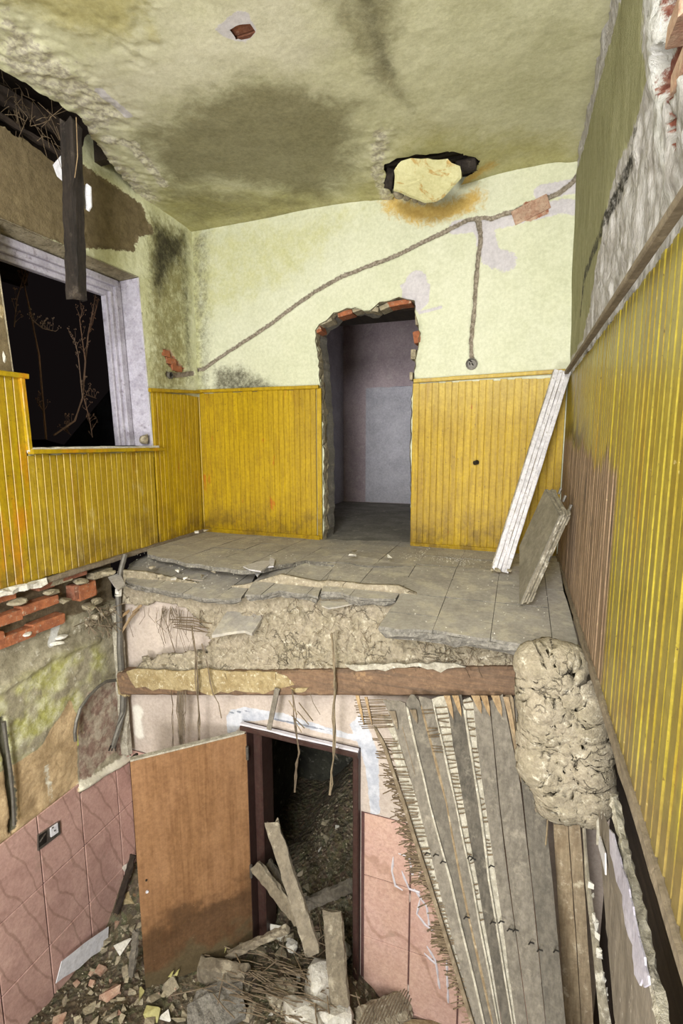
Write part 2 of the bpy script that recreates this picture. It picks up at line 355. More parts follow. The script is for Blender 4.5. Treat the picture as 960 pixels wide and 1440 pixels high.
def greypanel():
    k = M('grey_brown_lower_wall'); g = k.noise(20, 7, .75, k.vec((1, 1, .12)))
    c = k.mix(k.rng(g, .35, .65), '#857a6c', '#6b6154'); c = k.mix(k.rng(k.noise(60, 4, .7, k.vec((1, 1, .2))), .66, .7), c, '#c5bdb2')
    return k.fin(c, .8, g, .4, .006)
MT['greypanel'] = greypanel()

# ------------------------------------------------------------------ object helpers
def tag(o, label=None, cat=None, group=None, kind=None):
    if label: o['label'] = label
    if cat: o['category'] = cat
    if group: o['group'] = group
    if kind: o['kind'] = kind
    return o
def thing(name, loc, label=None, cat=None, group=None, kind=None):
    o = bpy.data.objects.new(name, None); C.objects.link(o); o.location = tuple(float(x) for x in loc); o.empty_display_size = .1
    return tag(o, label, cat, group, kind)
def wloc(o):
    p = Vector(o.location)
    while o.parent: o = o.parent; p = p+Vector(o.location)
    return np.array(p)
def mk(name, verts, faces, mat, parent=None, smooth=False, attrs=None, origin=None):
    V = np.asarray(verts, float).reshape(-1, 3)
    if origin is None:
        lo = V.min(0); hi = V.max(0); origin = np.array([(lo[0]+hi[0])/2, (lo[1]+hi[1])/2, lo[2]])
    origin = np.asarray(origin, float)
    me = bpy.data.meshes.new(name); me.from_pydata((V-origin).tolist(), [], faces); me.update()
    me.materials.append(mat)
    if smooth: me.polygons.foreach_set('use_smooth', [True]*len(me.polygons))
    if attrs:
        for k, a in attrs.items():
            at_ = me.attributes.new(k, 'FLOAT', 'POINT'); at_.data.foreach_set('value', np.asarray(a, dtype=np.float32))
    o = bpy.data.objects.new(name, me); C.objects.link(o)
    base = np.zeros(3)
    if parent is not None: o.parent = parent; base = wloc(parent)
    o.location = tuple(origin-base)
    return o
class MB:                                   # collects shapes that make one mesh
    def __init__(s): s.v = []; s.f = []
    def add(s, v, f):
        n = len(s.v); s.v += [tuple(map(float, p)) for p in v]; s.f += [tuple(i+n for i in q) for q in f]; return s
    def box(s, a, b):
        x0, y0, z0 = a; x1, y1, z1 = b
        return s.add([(x0, y0, z0), (x1, y0, z0), (x1, y1, z0), (x0, y1, z0), (x0, y0, z1), (x1, y0, z1), (x1, y1, z1), (x0, y1, z1)],
                     [(0, 3, 2, 1), (4, 5, 6, 7), (0, 1, 5, 4), (1, 2, 6, 5), (2, 3, 7, 6), (3, 0, 4, 7)])
    def tube(s, pts, r, n=5):
        pts = [np.asarray(p, float) for p in pts]; rings = []
        for i, p in enumerate(pts):
            d = pts[min(i+1, len(pts)-1)]-pts[max(i-1, 0)]; d = d/(np.linalg.norm(d)+1e-9)
            a = np.cross(d, [0.3, .2, 1]) if abs(d[2]) < .9 else np.cross(d, [1, .1, 0]); a /= np.linalg.norm(a); b = np.cross(d, a)
            rr = r[i] if hasattr(r, '__len__') else r
            rings.append([p+(a*math.cos(2*math.pi*k/n)+b*math.sin(2*math.pi*k/n))*rr for k in range(n)])
        v = [q for R in rings for q in R]; f = []
        for i in range(len(pts)-1):
            for k in range(n): f.append((i*n+k, i*n+(k+1) % n, (i+1)*n+(k+1) % n, (i+1)*n+k))
        f.append(tuple(range(n))[::-1]); f.append(tuple(range((len(pts)-1)*n, len(pts)*n)))
        return s.add(v, f)
    def prism(s, poly, off):                # 3D polygon pushed along off
        n = len(poly); a = [np.asarray(p, float) for p in poly]; b = [p+np.asarray(off) for p in a]
        return s.add(a+b, [tuple(range(n)), tuple(range(2*n-1, n-1, -1))]+[(i, i+n, (i+1) % n+n, (i+1) % n) for i in range(n)])
    def build(s, name, mat, parent=None, smooth=False, origin=None): return mk(name, s.v, s.f, mat, parent, smooth, origin=origin)
def timber(p0, p1, w, t, wdir, seed=0, rag_end=.0, seg=10, jit=.002, bev=.15, taper=1.):
    # a sawn plank or beam with knocked edges and broken ends; w along wdir, t across
    rnd = random.Random(seed); p0 = np.array(p0, float); p1 = np.array(p1, float); d = (p1-p0); L = np.linalg.norm(d); d /= L
    wd = np.array(wdir, float); wd -= d*wd.dot(d); wd /= np.linalg.norm(wd); td = np.cross(d, wd); B = MB(); b = bev*min(w, t)
    prof = [(-w/2+b, -t/2), (0, -t/2), (w/2-b, -t/2), (w/2, -t/2+b), (w/2, t/2-b), (w/2-b, t/2), (0, t/2), (-w/2+b, t/2), (-w/2, t/2-b), (-w/2, -t/2+b)]
    n = len(prof); v = []; e0 = [rnd.uniform(0, rag_end) for _ in prof]; e1 = [rnd.uniform(0, rag_end) for _ in prof]
    for i in range(seg+1):
        for k, (a, c) in enumerate(prof):
            s = L*i/seg
            if i == 0: s += e0[k]
            if i == seg: s -= e1[k]
            sc = 1+(taper-1)*i/seg
            v.append(p0+d*s+wd*(a*sc+rnd.uniform(-jit, jit))+td*(c+rnd.uniform(-jit, jit)))
    f = [(i*n+k, (i+1)*n+k, (i+1)*n+(k+1) % n, i*n+(k+1) % n) for i in range(seg) for k in range(n)]
    f += [tuple(range(n)), tuple(range((seg+1)*n-1, seg*n-1, -1))]
    return B.add(v, f)
def rock(c, size, seed, sub=2, flat=1.):
    import bmesh
    if sub == 1:                            # small angular fragment
        rnd = random.Random(seed); bm = bmesh.new(); s = np.asarray(size, float); a = rnd.uniform(0, 6.28)
        for _ in range(9):
            p = np.array([rnd.choice((-1, 1))*rnd.uniform(.55, 1.1), rnd.choice((-1, 1))*rnd.uniform(.5, 1.1), rnd.choice((-1, 1))*rnd.uniform(.6, 1)])*s
            bm.verts.new((p[0]*math.cos(a)-p[1]*math.sin(a)+c[0], p[0]*math.sin(a)+p[1]*math.cos(a)+c[1], p[2]+c[2]))
        bmesh.ops.convex_hull(bm, input=bm.verts); bmesh.ops.delete(bm, geom=[v for v in bm.verts if not v.link_faces], context='VERTS')
        bm.verts.index_update(); P = np.array([v.co[:] for v in bm.verts]); F = [tuple(v.index for v in f.verts) for f in bm.faces]; bm.free(); return P, F
    rnd = random.Random(seed); bm = bmesh.new(); bmesh.ops.create_icosphere(bm, subdivisions=sub, radius=1)
    P = np.array([v.co[:] for v in bm.verts]); F = [tuple(v.index for v in f.verts) for f in bm.faces]; bm.free()
    for _ in range(7):                      # chop by random planes for facets
        n = np.array([rnd.gauss(0, 1) for _ in range(3)]); n /= np.linalg.norm(n); h = rnd.uniform(.5, .85)
        dd = P@n-h; P = P-np.outer(np.clip(dd, 0, None), n)
    P = P*(1+.12*(np.array([rnd.random() for _ in P])[:, None]-.5)); s = np.asarray(size, float)
    a = rnd.uniform(0, 6.28); R = np.array([[math.cos(a), -math.sin(a), 0], [math.sin(a), math.cos(a), 0], [0, 0, 1]])
    return (P*s)@R.T+np.asarray(c, float), F

# planes: (u, v, outward offset d) -> world, and pixel -> (u, v)
PL = {'back': (lambda u, v, d: np.stack([u, D-d, v], -1), lambda x, y: at(x, y, D)[[0, 2]]),
      'pink': (lambda u, v, d: np.stack([u, PY-d, v], -1), lambda x, y: at(x, y, PY)[[0, 2]]),
      'left': (lambda u, v, d: np.stack([0+d, u, v], -1), lambda x, y: atx(x, y, 0)[[1, 2]]),
      'right': (lambda u, v, d: np.stack([WX(v)-d, u, v], -1), lambda x, y: atx(x, y, 3.22)[[1, 2]]),
      'ceil': (lambda u, v, d: np.stack([u, v, H-d], -1), lambda x, y: atz(x, y, H)[[0, 1]])}
def uvp(pl, pts): return [tuple(PL[pl][1](x, y)) for x, y in pts]
def sheet(name, pl, u0, u1, v0, v1, step, mat, holes=(), keep=None, disp=None, attrs=None, parent=None, kind='structure'):
    nu = int(round((u1-u0)/step))+1; nv = int(round((v1-v0)/step))+1
    U, V = np.meshgrid(np.linspace(u0, u1, nu), np.linspace(v0, v1, nv)); U = U.ravel().copy(); V = V.ravel().copy()
    for h in list(holes)+([keep] if keep else []):
        d, bx, by = segdist(U, V, h); k = d < step*.62
        U = np.where(k, bx, U); V = np.where(k, by, V)
    i = np.arange(nu*nv).reshape(nv, nu); Q = np.stack([i[:-1, :-1], i[:-1, 1:], i[1:, 1:], i[1:, :-1]], -1).reshape(-1, 4)
    cu = U[Q].mean(1); cv = V[Q].mean(1); ok = np.ones(len(Q), bool)
    for h in holes: ok &= ~inpoly(cu, cv, h)
    if keep: ok &= inpoly(cu, cv, keep)
    Q = Q[ok]
    A = attrs(U, V) if attrs else {}
    d = disp(U, V, A) if disp else np.zeros_like(U)
    P = PL[pl][0](U, V, d)
    used = np.unique(Q); mp = -np.ones(len(U), int); mp[used] = np.arange(len(used))
    o = mk(name, P[used], mp[Q].tolist(), mat, parent, True, {k: np.asarray(a)[used] for k, a in A.items()})
    if kind: o['kind'] = kind
    return o
def pm(U, V, poly, soft=.04):               # 1 inside polygon, .5 on its edge
    return np.clip(.5+sdpoly(U, V, poly)/(2*soft), 0, 1)
def lm(U, V, line, w, soft=.5):             # along a line of half width w
    d = segdist(U, V, line, False)[0]; return np.clip(.5+(w-d)/(2*w*soft), 0, 1)

# ================================================================== upper room: back wall
rd = random.Random(5)
door_px = [(455, 800), (456, 700), (455, 610), (452, 560), (449, 520), (446, 490), (443, 466), (450, 456), (460, 452), (468, 441), (480, 438), (488, 433), (500, 434), (512, 437), (522, 436), (534, 426), (548, 424), (562, 418), (572, 422), (583, 424),
           (585, 445), (590, 470), (585, 500), (582, 520), (579, 560), (577, 640), (577, 800)]
door_uv = rag(uvp('back', door_px), .035, .008, rd)
ch_main = uvp('back', [(262, 523), (285, 519), (330, 488), (385, 452), (440, 411), (475, 391), (515, 375), (560, 358), (600, 338), (640, 318), (660, 307), (690, 306), (720, 298), (750, 285), (785, 272), (806, 255), (818, 238)])
ch_vert = uvp('back', [(671, 306), (676, 335), (668, 400), (667, 440), (661, 480), (663, 505)])
fall_uv_b = uvp('back', [(528, 300), (545, 262), (600, 272), (690, 232), (700, 262), (640, 292), (590, 310)])
def back_attrs(U, V):
    wig = (fbm(U, V, 14, 3, 3)-.5)*.02
    a = {}
    a['chase'] = np.maximum(lm(U+wig, V+wig, ch_main, .017), lm(U+wig, V+wig, ch_vert, .017))
    a['putty'] = np.maximum.reduce([lm(U, V, uvp('back', [(640, 320), (700, 312), (790, 290), (806, 292)]), .05, .5), lm(U, V, uvp('back', [(585, 398), (580, 415)]), .09, .3),
                                    lm(U, V, uvp('back', [(678, 318), (690, 360), (712, 368)]), .07, .6), pm(U, V, uvp('back', [(562, 402), (582, 388), (605, 400), (603, 425), (588, 440)]), .01),
                                    lm(U, V, uvp('back', [(760, 270), (805, 262)]), .05, .5), lm(U, V, uvp('back', [(590, 440), (620, 432)]), .012)])
    a['brick'] = np.maximum(pm(U, V, uvp('back', [(722, 304), (738, 284), (768, 278), (772, 300), (745, 312), (728, 310)]), .01), 0)
    a['mould'] = np.maximum.reduce([.62*pm(U, V, uvp('back', [(298, 552), (300, 515), (340, 512), (385, 538), (400, 549), (350, 560)]), .08), .42*pm(U, V, uvp('back', [(262, 320), (300, 312), (300, 560), (262, 560)]), .1),
                                    .33*pm(U, V, uvp('back', [(262, 530), (455, 540), (455, 560), (262, 560)]), .12)])
    a['olive'] = np.maximum(.7*pm(U, V, uvp('back', [(262, 320), (285, 315), (285, 560), (262, 560)]), .06), .55*pm(U, V, uvp('back', [(262, 320), (540, 280), (420, 400), (262, 470)]), .2))
    a['rust'] = .8*lm(U, V, uvp('back', [(550, 285), (590, 302), (630, 298), (665, 280)]), .09, 1.)
    return a
def back_disp(U, V, a):
    d = (fbm(U, V, 3, 4, 1)-.5)*.02+(fbm(U, V, 22, 3, 8)-.5)*.003
    d = d-.022*sst(.4, .8, a['chase'])-.006*sst(.45, .6, a['brick'])+.003*sst(.45, .6, a['putty'])
    dd = segdist(U, V, door_uv, False)[0]; d = d-.03*sst(.05, 0, dd)*fbm(U, V, 25, 2, 4)
    return d
wall_back = sheet('wall_back', 'back', -.05, 3.30, -.12, 2.86, .0105, MT['back'], holes=[door_uv], disp=back_disp, attrs=back_attrs)
# broken reveal of the doorway
B = MB(); n = len(door_uv); rings = []
for k, dep in enumerate((-.012, .03, .07, .10)):
    rings.append([(u+rd.uniform(-.006, .006)*(k > 0), D+dep, v+rd.uniform(-.006, .006)*(k > 0)) for u, v in door_uv])
B.add([p for r_ in rings for p in r_], [(k*n+i, k*n+i+1, (k+1)*n+i+1, (k+1)*n+i) for k in range(3) for i in range(n-1)])
o = B.build('broken_reveal', MT['mortar'], wall_back)
B = MB(); B.add([(u, D+dd_, v) for dd_ in (.10, .26) for u, v in door_uv], [(i, i+1, n+i+1, n+i) for i in range(n-1)]); B.build('inner_reveal', MT['room2floor'], wall_back)
def brick(parent, c, size, mat='bricko', seed=0, rot=0., name='brick'):
    rnd = random.Random(seed); s = np.array(size)/2; b = min(s)*.22
    v = []
    for sx in (-1, 1):
        for sy in (-1, 1):
            for sz in (-1, 1):
                for ax in range(3):
                    p = np.array([sx, sy, sz])*s; p[ax] -= [sx, sy, sz][ax]*b; p += np.array([rnd.uniform(-b, b)*.5 for _ in range(3)]); v.append(p)
    from mathutils import geometry
    import bmesh
    bm = bmesh.new()
    for p in v: bm.verts.new(p)
    bmesh.ops.convex_hull(bm, input=bm.verts)
    bm.verts.index_update(); ca, sa = math.cos(rot), math.sin(rot)
    P = [(x_.co.x*ca-x_.co.z*sa+c[0], x_.co.y+c[1], x_.co.x*sa+x_.co.z*ca+c[2]) for x_ in bm.verts]
    Fc = [tuple(q.index for q in f_.verts) for f_ in bm.faces]; bm.free()
    return mk(name, P, Fc, MT[mat], parent)
for i, (px, py, sx, sz, rt_, mt) in enumerate([(449, 466, .10, .07, .3, 'bricko'), (463, 453, .12, .05, .3, 'mortar'), (488, 443, .16, .05, .15, 'bricko'), (505, 436, .1, .06, .2, 'mortar'), (527, 437, .12, .05, -.2, 'mortar'), (543, 434, .1, .05, .3, 'mortar'), (556, 430, .13, .05, .1, 'bricko'), (572, 427, .12, .05, .05, 'bricko'),
        (590, 452, .06, .10, 0, 'mortar'), (588, 476, .07, .12, .1, 'bricko'), (583, 500, .05, .1, 0, 'mortar'), (452, 545, .04, .12, 0, 'bricko'), (455, 580, .05, .1, 0, 'mortar'), (454, 620, .04, .1, 0, 'brick'), (580, 530, .03, .08, 0, 'mortar'), (449, 500, .04, .09, 0, 'mortar')]):
    p = at(px, py, D+.085); brick(wall_back, p, (sx*.8, .13, sz*.75), mt, i, rt_)
# chipped plaster pieces beside the doorway, brick behind the chase
p = at(746, 296, D+.004); brick(wall_back, p, (.25, .03, .10), 'brickd', 40, .35); 
# junction box in the chase and a ceramic outlet
def round_box(name, centre, r, axis, label):
    t = thing(name, centre, label, 'outlet box'); c = np.array(centre); ax = np.array(axis, float)
    B = MB(); n = 14; a = np.cross(ax, [0, 0, 1]); a /= np.linalg.norm(a); b = np.cross(ax, a); v = []
    for rr, dd in ((r, .0), (r, .02), (r*.8, .022), (r*.75, .004), (0.001, .004)):
        for k in range(n): v.append(c+ax*dd+(a*math.cos(2*math.pi*k/n)+b*math.sin(2*math.pi*k/n))*rr)
    B.add(v, [(i*n+k, i*n+(k+1) % n, (i+1)*n+(k+1) % n, (i+1)*n+k) for i in range(4) for k in range(n)])
    B.build('casing', MT['lead'], t)
    for q in range(3):
        an = q*2.1+.4; p = c+ax*.006+(a*math.cos(an)+b*math.sin(an))*r*.35
        MB().tube([p, p+ax*.03+a*.01*q-b*.012], .0035, 5).build('wire', MT['black'], t)
    return t
round_box('junction_box', at(663, 512, D-.004), .045, (0, -1, 0), 'round grey wiring box at the foot of the vertical channel in the back wall')
o = round_box('junction_box', atx(238, 528, .004), .03, (1, 0, 0), 'small round wiring box under the brick patch beside the left corner')

# ================================================================== upper left wall with window
win_uv = [(2.27, .84), (3.43, .84), (3.37, 2.17), (2.20, 2.17)]
hx = [(0, 97), (108, 163)]
def left_attrs(U, V):
    a = {}; q = lambda pts: uvp('left', pts)
    a['bare'] = np.maximum.reduce([1.*pm(U, V, q([(-60, 150), (60, 200), (110, 225), (175, 275), (120, 330), (110, 350), (-40, 300)]), .05), .8*pm(U, V, q([(110, 225), (200, 285), (218, 330), (195, 335), (190, 355), (120, 350)]), .03), .9*pm(U, V, [(1.0, .9), (2.3, .9), (2.3, 1.3), (2.26, 2.4), (1.0, 2.4)], .08)])
    a['mould'] = np.maximum.reduce([.75*pm(U, V, q([(215, 310), (250, 330), (262, 330), (258, 365), (240, 380), (225, 420), (212, 400)]), .09), .5*pm(U, V, q([(250, 320), (265, 320), (272, 540), (262, 540)]), .07)])
    a['olive'] = .6*np.ones_like(U)*pm(U, V, q([(200, 280), (268, 320), (268, 560), (205, 560)]), .15)
    a['brick'] = 1.*pm(U, V, q([(228, 490), (240, 492), (250, 508), (262, 520), (250, 524), (235, 512)]), .02)
    a['chase'] = lm(U, V, q([(236, 526), (250, 528), (272, 525)]), .022)+lm(U, V, q([(225, 488), (240, 520)]), .0)
    return a
def left_disp(U, V, a):
    d = (fbm(U, V, 4, 4, 21)-.5)*.02+(fbm(U, V, 20, 3, 28)-.5)*.008
    n = fbm(U, V, 24, 4, 2)-.5
    return d-.012*sst(.45, .55, a['bare']+n)-.018*sst(.4, .7, np.maximum(a['brick'], a['chase']))
keep_l = [(-1.2, .74), (D+.01, .74), (D+.01, 3.0), (3.0, 3.0)]+rag([(2.95, 2.98), (2.87, 2.84), (2.80, 2.72), (2.7, 2.66), (2.48, 2.70), (2.3, 2.69), (1.9, 2.66)], .04, .012, rd, False)+[(-1.2, 2.68)]
wall_left = sheet('wall_left', 'left', -1.2, D, .75, 3.0, .0125, MT['left'], holes=[win_uv], keep=keep_l, disp=left_disp, attrs=left_attrs)
for i, (px, py, l) in enumerate([(232, 497, .08), (240, 508, .1), (248, 518, .1)]):
    p = atx(px, py, -.004); brick(wall_left, p, (.02, l*1.3, .05), 'bricko', 60+i)

# window_1: reveal, frame, sill
win = thing('window_1', (0, 2.85, .84), kind='structure')
y0, y1, z0, z1 = 2.25, 3.42, .84, 2.17
B = MB()   # splayed reveal surfaces (outer side narrower)
MB().add([(0.004, 3.435, .84), (0.004, 3.375, 2.17), (-.2, 3.33, 2.14), (-.2, 3.38, .85), ], [(0, 1, 2, 3)]).build('reveal', MT['lilac'], win)
MB().add([(0.004, 2.27, .84), (0.004, 2.20, 2.17), (-.2, 2.24, 2.14), (-.2, 2.30, .85)], [(3, 2, 1, 0)]).build('reveal', MT['mortar'], win)
MB().add([(0.004, 2.0, 2.175), (0.004, 3.38, 2.175), (-.2, 3.34, 2.145), (-.2, 2.0, 2.145)], [(0, 1, 2, 3)]).build('reveal', MT['mortar'], win)
def fr(name, a, b, w, t, wd_, mat, par=win, seed=1, jit=.001):
    return timber(a, b, w, t, wd_, seed, seg=8, jit=jit, bev=.1).build(name, MT[mat], par)
fb = thing('window_frame', (-.2, 3.3, .85)); fb.parent = win; fb.location = (-.2, .45, .01)
for j, (dx, w_, yy) in enumerate([(-.17, .06, 3.335), (-.195, .05, 3.30), (-.22, .045, 3.27)]):
    fr('stile', (dx, yy+.02, .85), (dx, yy-.03, 2.13), w_, .05, (0, 1, 0), 'lilac', fb, j)
for j, (dx, zz) in enumerate([(-.16, 2.115), (-.19, 2.075), (-.22, 2.04)]):
    fr('head', (dx, 1.95, zz), (dx, 3.3, zz), .05, .05, (0, 0, 1), 'lilac', fb, j)
B = timber((-.09, 2.27, .825), (-.09, 3.47, .825), .26, .035, (1, 0, 0), 4, .02, 22, .005, .2); B.build('sill', MT['white'], win)
B = timber((.045, 2.27, .82), (.045, 3.5, .815), .05, .028, (1, 0, 0), 5, .01, 16, .0015); B.build('sill_nosing', MT['w_left'], win)
# crumbled masonry at the left edge of the window
for i, (px, py, s) in enumerate([(8, 500, .07), (6, 440, .06), (8, 518, .05)]):
    p = atx(px-6, py, -.03); v, f_ = rock(p, (.03, s*.5, s), 300+i); mk('plaster_lump', v, f_, MT['plast' if i % 2 else 'white'], wall_left)
p = atx(203, 617, -.02); v, f_ = rock(p, (.05, .05, .045), 333); o = mk('mortar_lump', v, f_, MT['stone'])
tag(o, 'round grey mortar lump at the right end of the window sill', 'mortar lump')

# outside: dark slope, roof edge, dry weeds
o = mk('roof_sheet', [tuple(atx(78, 640, -2.5)), tuple(atx(165, 535, -2.5)), tuple(atx(260, 560, -2.5)), tuple(atx(260, 720, -2.5)), tuple(atx(78, 640, -4.5)), tuple(atx(165, 535, -4.5)), tuple(atx(260, 560, -4.5)), tuple(atx(260, 720, -4.5))], [(0, 1, 2, 3), (7, 6, 5, 4), (0, 4, 5, 1), (1, 5, 6, 2), (2, 6, 7, 3), (3, 7, 4, 0)], MT['slate'])
tag(o, 'dark sloping roof sheet seen low through the window at night', 'roof')
B = MB(); g = [(x, y) for x in np.linspace(-9, -.6, 22) for y in np.linspace(-3, 9, 28)]
v = [(x, y, .25-.08*x*fbm(x, y, .6, 3, 5)-.03*x) for x, y in g]
mk('ground_outside', v, [(i*28+j, i*28+j+1, (i+1)*28+j+1, (i+1)*28+j) for i in range(21) for j in range(27)], MT['night'], None, True)['kind'] = 'structure'
def weed(stem, branches, label, X=-.42):
    t = thing('dried_weed', atx(*stem[0], X), label, 'weed'); rnd = random.Random(len(stem)*7+len(branches))
    pts = [atx(x, y, X-.02*i) for i, (x, y) in enumerate(stem)]
    MB().tube(pts, [.007*(1-.6*i/len(pts))+.001 for i in range(len(pts))], 5).build('stem', MT['plant'], t)
    for br in branches:
        bp = [atx(x, y, X-.03-.02*i) for i, (x, y) in enumerate(br)]
        B = MB().tube(bp, [.004*(1-.6*i/len(bp))+.001 for i in range(len(bp))], 4)
        for i in range(len(bp)-1):
            for k in range(7):
                q = bp[i]+(bp[i+1]-bp[i])*rnd.random(); e = q+np.array([rnd.uniform(-.03, .03), rnd.uniform(-.04, .04), rnd.uniform(.02, .09)])
                B.tube([q, (q+e)/2+np.array([0, rnd.uniform(-.01, .01), 0]), e], [.002, .0015, .001], 3)
                for _ in range(4):
                    l = e+np.array([rnd.uniform(-.01, .01) for _ in range(3)]); B.add([l, l+np.array([.002, .008, .004]), l+np.array([.001, .002, .012])], [(0, 1, 2)])
        B.build('branch', MT['plant'], t)
weed([(65, 618), (60, 560), (55, 500), (45, 450), (34, 400), (28, 365)], [[(34, 400), (45, 370), (42, 345)], [(20, 460), (24, 420), (34, 385), (48, 350)], [(45, 450), (60, 462), (78, 466)], [(62, 580), (52, 565)]], 'tall dried brown weed rising at the left of the window opening')
weed([(76, 612), (105, 592), (116, 560), (120, 510), (124, 470), (130, 440), (135, 412)], [[(116, 560), (110, 500), (104, 475)], [(120, 510), (112, 450), (118, 430)], [(124, 470), (134, 440), (138, 420)], [(118, 560), (126, 590), (130, 615)], [(105, 592), (90, 605), (100, 612)], [(121, 555), (135, 560)]], 'bushier dried brown weed near the middle of the window opening')

# ================================================================== upper right wall
def right_attrs(U, V):
    q = lambda pts: uvp('right', pts); a = {}
    a['paint'] = pm(U, V, q([(790, 210), (818, 235), (895, -60), (915, -60), (905, 60), (912, 110), (895, 170), (870, 230), (850, 310), (835, 400), (815, 480), (790, 520)]), .04)
    a['brick'] = np.maximum.reduce([.8*pm(U, V, q([(925, -40), (975, -60), (975, 130), (940, 110), (935, 60)]), .05), .9*lm(U, V, q([(936, 155), (942, 200)]), .02), .8*lm(U, V, q([(925, 100), (945, 110)]), .05)])
    a['white'] = .5*pm(U, V, q([(905, -60), (990, -60), (990, 120), (930, 160), (935, 320), (925, 330), (915, 200)]), .05)+.15
    a['mould'] = .55*lm(U, V, q([(893, 190), (889, 215), (840, 340), (823, 385), (815, 440)]), .05)
    return a
def right_disp(U, V, a):
    n = fbm(U*1.5, V*.8, 10, 5, 41); m_ = (1-a['paint'])
    return -.022+(fbm(U, V, 2.5, 3, 31)-.5)*.02+m_*((n-.5)*.04+np.abs(fbm(U*2.2, V*.8, 14, 4, 45)-.5)*-.04)-.05*sst(.45, .6, a['brick']+(n-.5))
wall_right = sheet('wall_right', 'right', -1.2, D, 1.33, 2.86, .0115, MT['right'], disp=right_disp, attrs=right_attrs)
for i, (px, py) in enumerate([(948, 30), (953, 95)]):
    y, z = PL['right'][1](px, py); brick(wall_right, (WX(z)+.05, y, z), (.05, .12, .05), 'brickd', 70+i, 0)

# ================================================================== ceiling
qc = lambda pts: uvp('ceil', pts)
edge_c = [(.0, 4.2)]+[(.02, 3.55), (.06, 3.2), (.2, 2.85), (.335, 2.58), (.30, 2.3), (.27, 2.0), (.27, -1.3)]
keep_c = [(3.35, 4.2), (-.03, 4.2), (-.03, 3.4)]+rag([(.0, 3.4), (.10, 3.1), (.22, 2.78), (.335, 2.57), (.31, 2.3), (.27, 2.0), (.25, 1.2)], .03, .008, rd, False)+[(.25, -1.3), (3.35, -1.3)]
fall_c = qc([(540, 250), (545, 225), (575, 219), (640, 213), (672, 228), (665, 245), (640, 262), (560, 285)])
fall_c = rag(fall_c, .05, .02, rd)
hole2 = rag(qc([(322, 42), (335, 33), (352, 34), (360, 45), (350, 53), (330, 52)]), .03, .012, rd)
def ceil_attrs(U, V):
    wig = (fbm(U, V, 12, 3, 3)-.5)*.03; a = {}
    a['chase'] = lm(U+wig, V, qc([(818, 240), (828, 200), (838, 160), (848, 110), (858, 65), (870, 20), (880, -10), (900, -80)]), .026)
    a['mould'] = np.maximum.reduce([1.*pm(U, V, qc([(195, 205), (250, 150), (340, 110), (420, 120), (500, 150), (495, 235), (455, 285), (400, 270), (300, 250), (245, 260)]), .28),
                                    .62*pm(U, V, qc([(400, -60), (600, -60), (560, 60), (580, 160), (520, 120), (470, 60)]), .1), .5*pm(U, V, qc([(230, 250), (400, 270), (500, 290), (265, 318), (220, 280)]), .15)])
    a['black'] = np.maximum(.62*pm(U, V, qc([(480, -40), (530, -40), (545, 40), (560, 110), (540, 110), (510, 50)]), .07), .5*pm(U, V, qc([(480, 150), (495, 150), (495, 210), (480, 200)]), .07))
    a['green'] = .75*pm(U, V, qc([(180, 330), (225, 260), (330, 270), (470, 270), (520, 230), (600, 180), (830, 200), (830, 260), (560, 300), (265, 340)]), .2)
    a['pale'] = np.maximum(.9*pm(U, V, qc([(250, 20), (420, -60), (480, 60), (460, 110), (340, 100), (260, 140), (150, 190), (90, 120)]), .2), .6*pm(U, V, qc([(120, 60), (250, 60), (240, 180), (150, 170)]), .15))
    a['ochre'] = np.maximum(.75*pm(U, V, qc([(-60, -80), (230, -80), (200, 60), (120, 60), (60, 30), (-60, -20)]), .12), .5*lm(U, V, qc([(185, 0), (215, 55)]), .05))
    a['flake'] = np.maximum.reduce([.62*pm(U, V, qc([(-20, -20), (110, 90), (200, 170), (150, 200), (240, 280), (200, 300), (105, 220), (100, 165), (-20, 90)]), .12), .4*pm(U, V, qc([(160, 60), (215, 60), (210, 100), (165, 95)]), .05),
                                    .6*lm(U, V, qc([(535, 190), (530, 240), (545, 280)]), .09, .8), .7*lm(U, V, qc([(150, 200), (185, 205), (230, 260)]), .05)])
    a['putty'] = .8*pm(U, V, qc([(300, 42), (330, 15), (352, 18), (362, 45), (345, 62), (312, 52)]), .02)+.8*lm(U, V, qc([(140, 130), (180, 165)]), .03, .4)
    a['rust'] = .7*lm(U, V, qc([(640, 262), (690, 235)]), .06, 1.)
    return a
def ceil_disp(U, V, a):
    nz = fbm(U, V, 18, 4, 12)
    d = (fbm(U, V, 1.3, 2, 11)-.5)*.035+(fbm(U, V, 9, 4, 15)-.5)*.006-.03*sst(.4, .8, a['chase'])
    d += (a['flake'] > .1)*(nz-.5)*.06*a['flake']+.004*sst(.5, .6, a['ochre']+nz-.5)
    dd = sdpoly(U, V, fall_c); d += .02*sst(-.25, 0, dd)
    d += .10*sst(.30, .0, U-.02)*sst(3.1, 4., V)*0
    d -= .055*sst(1.6, 3.1, U)*sst(2.6, 4., V)
    # a soft cove where the ceiling meets the walls
    d += .015*np.exp(-((D-V)/.07)**2)+.02*np.exp(-((3.18-U)/.09)**2)
    return d
ceiling = sheet('ceiling', 'ceil', -.03, 3.3, -1.2, 4.15, .0125, MT['ceil'], holes=[fall_c, hole2], keep=keep_c, disp=ceil_disp, attrs=ceil_attrs)
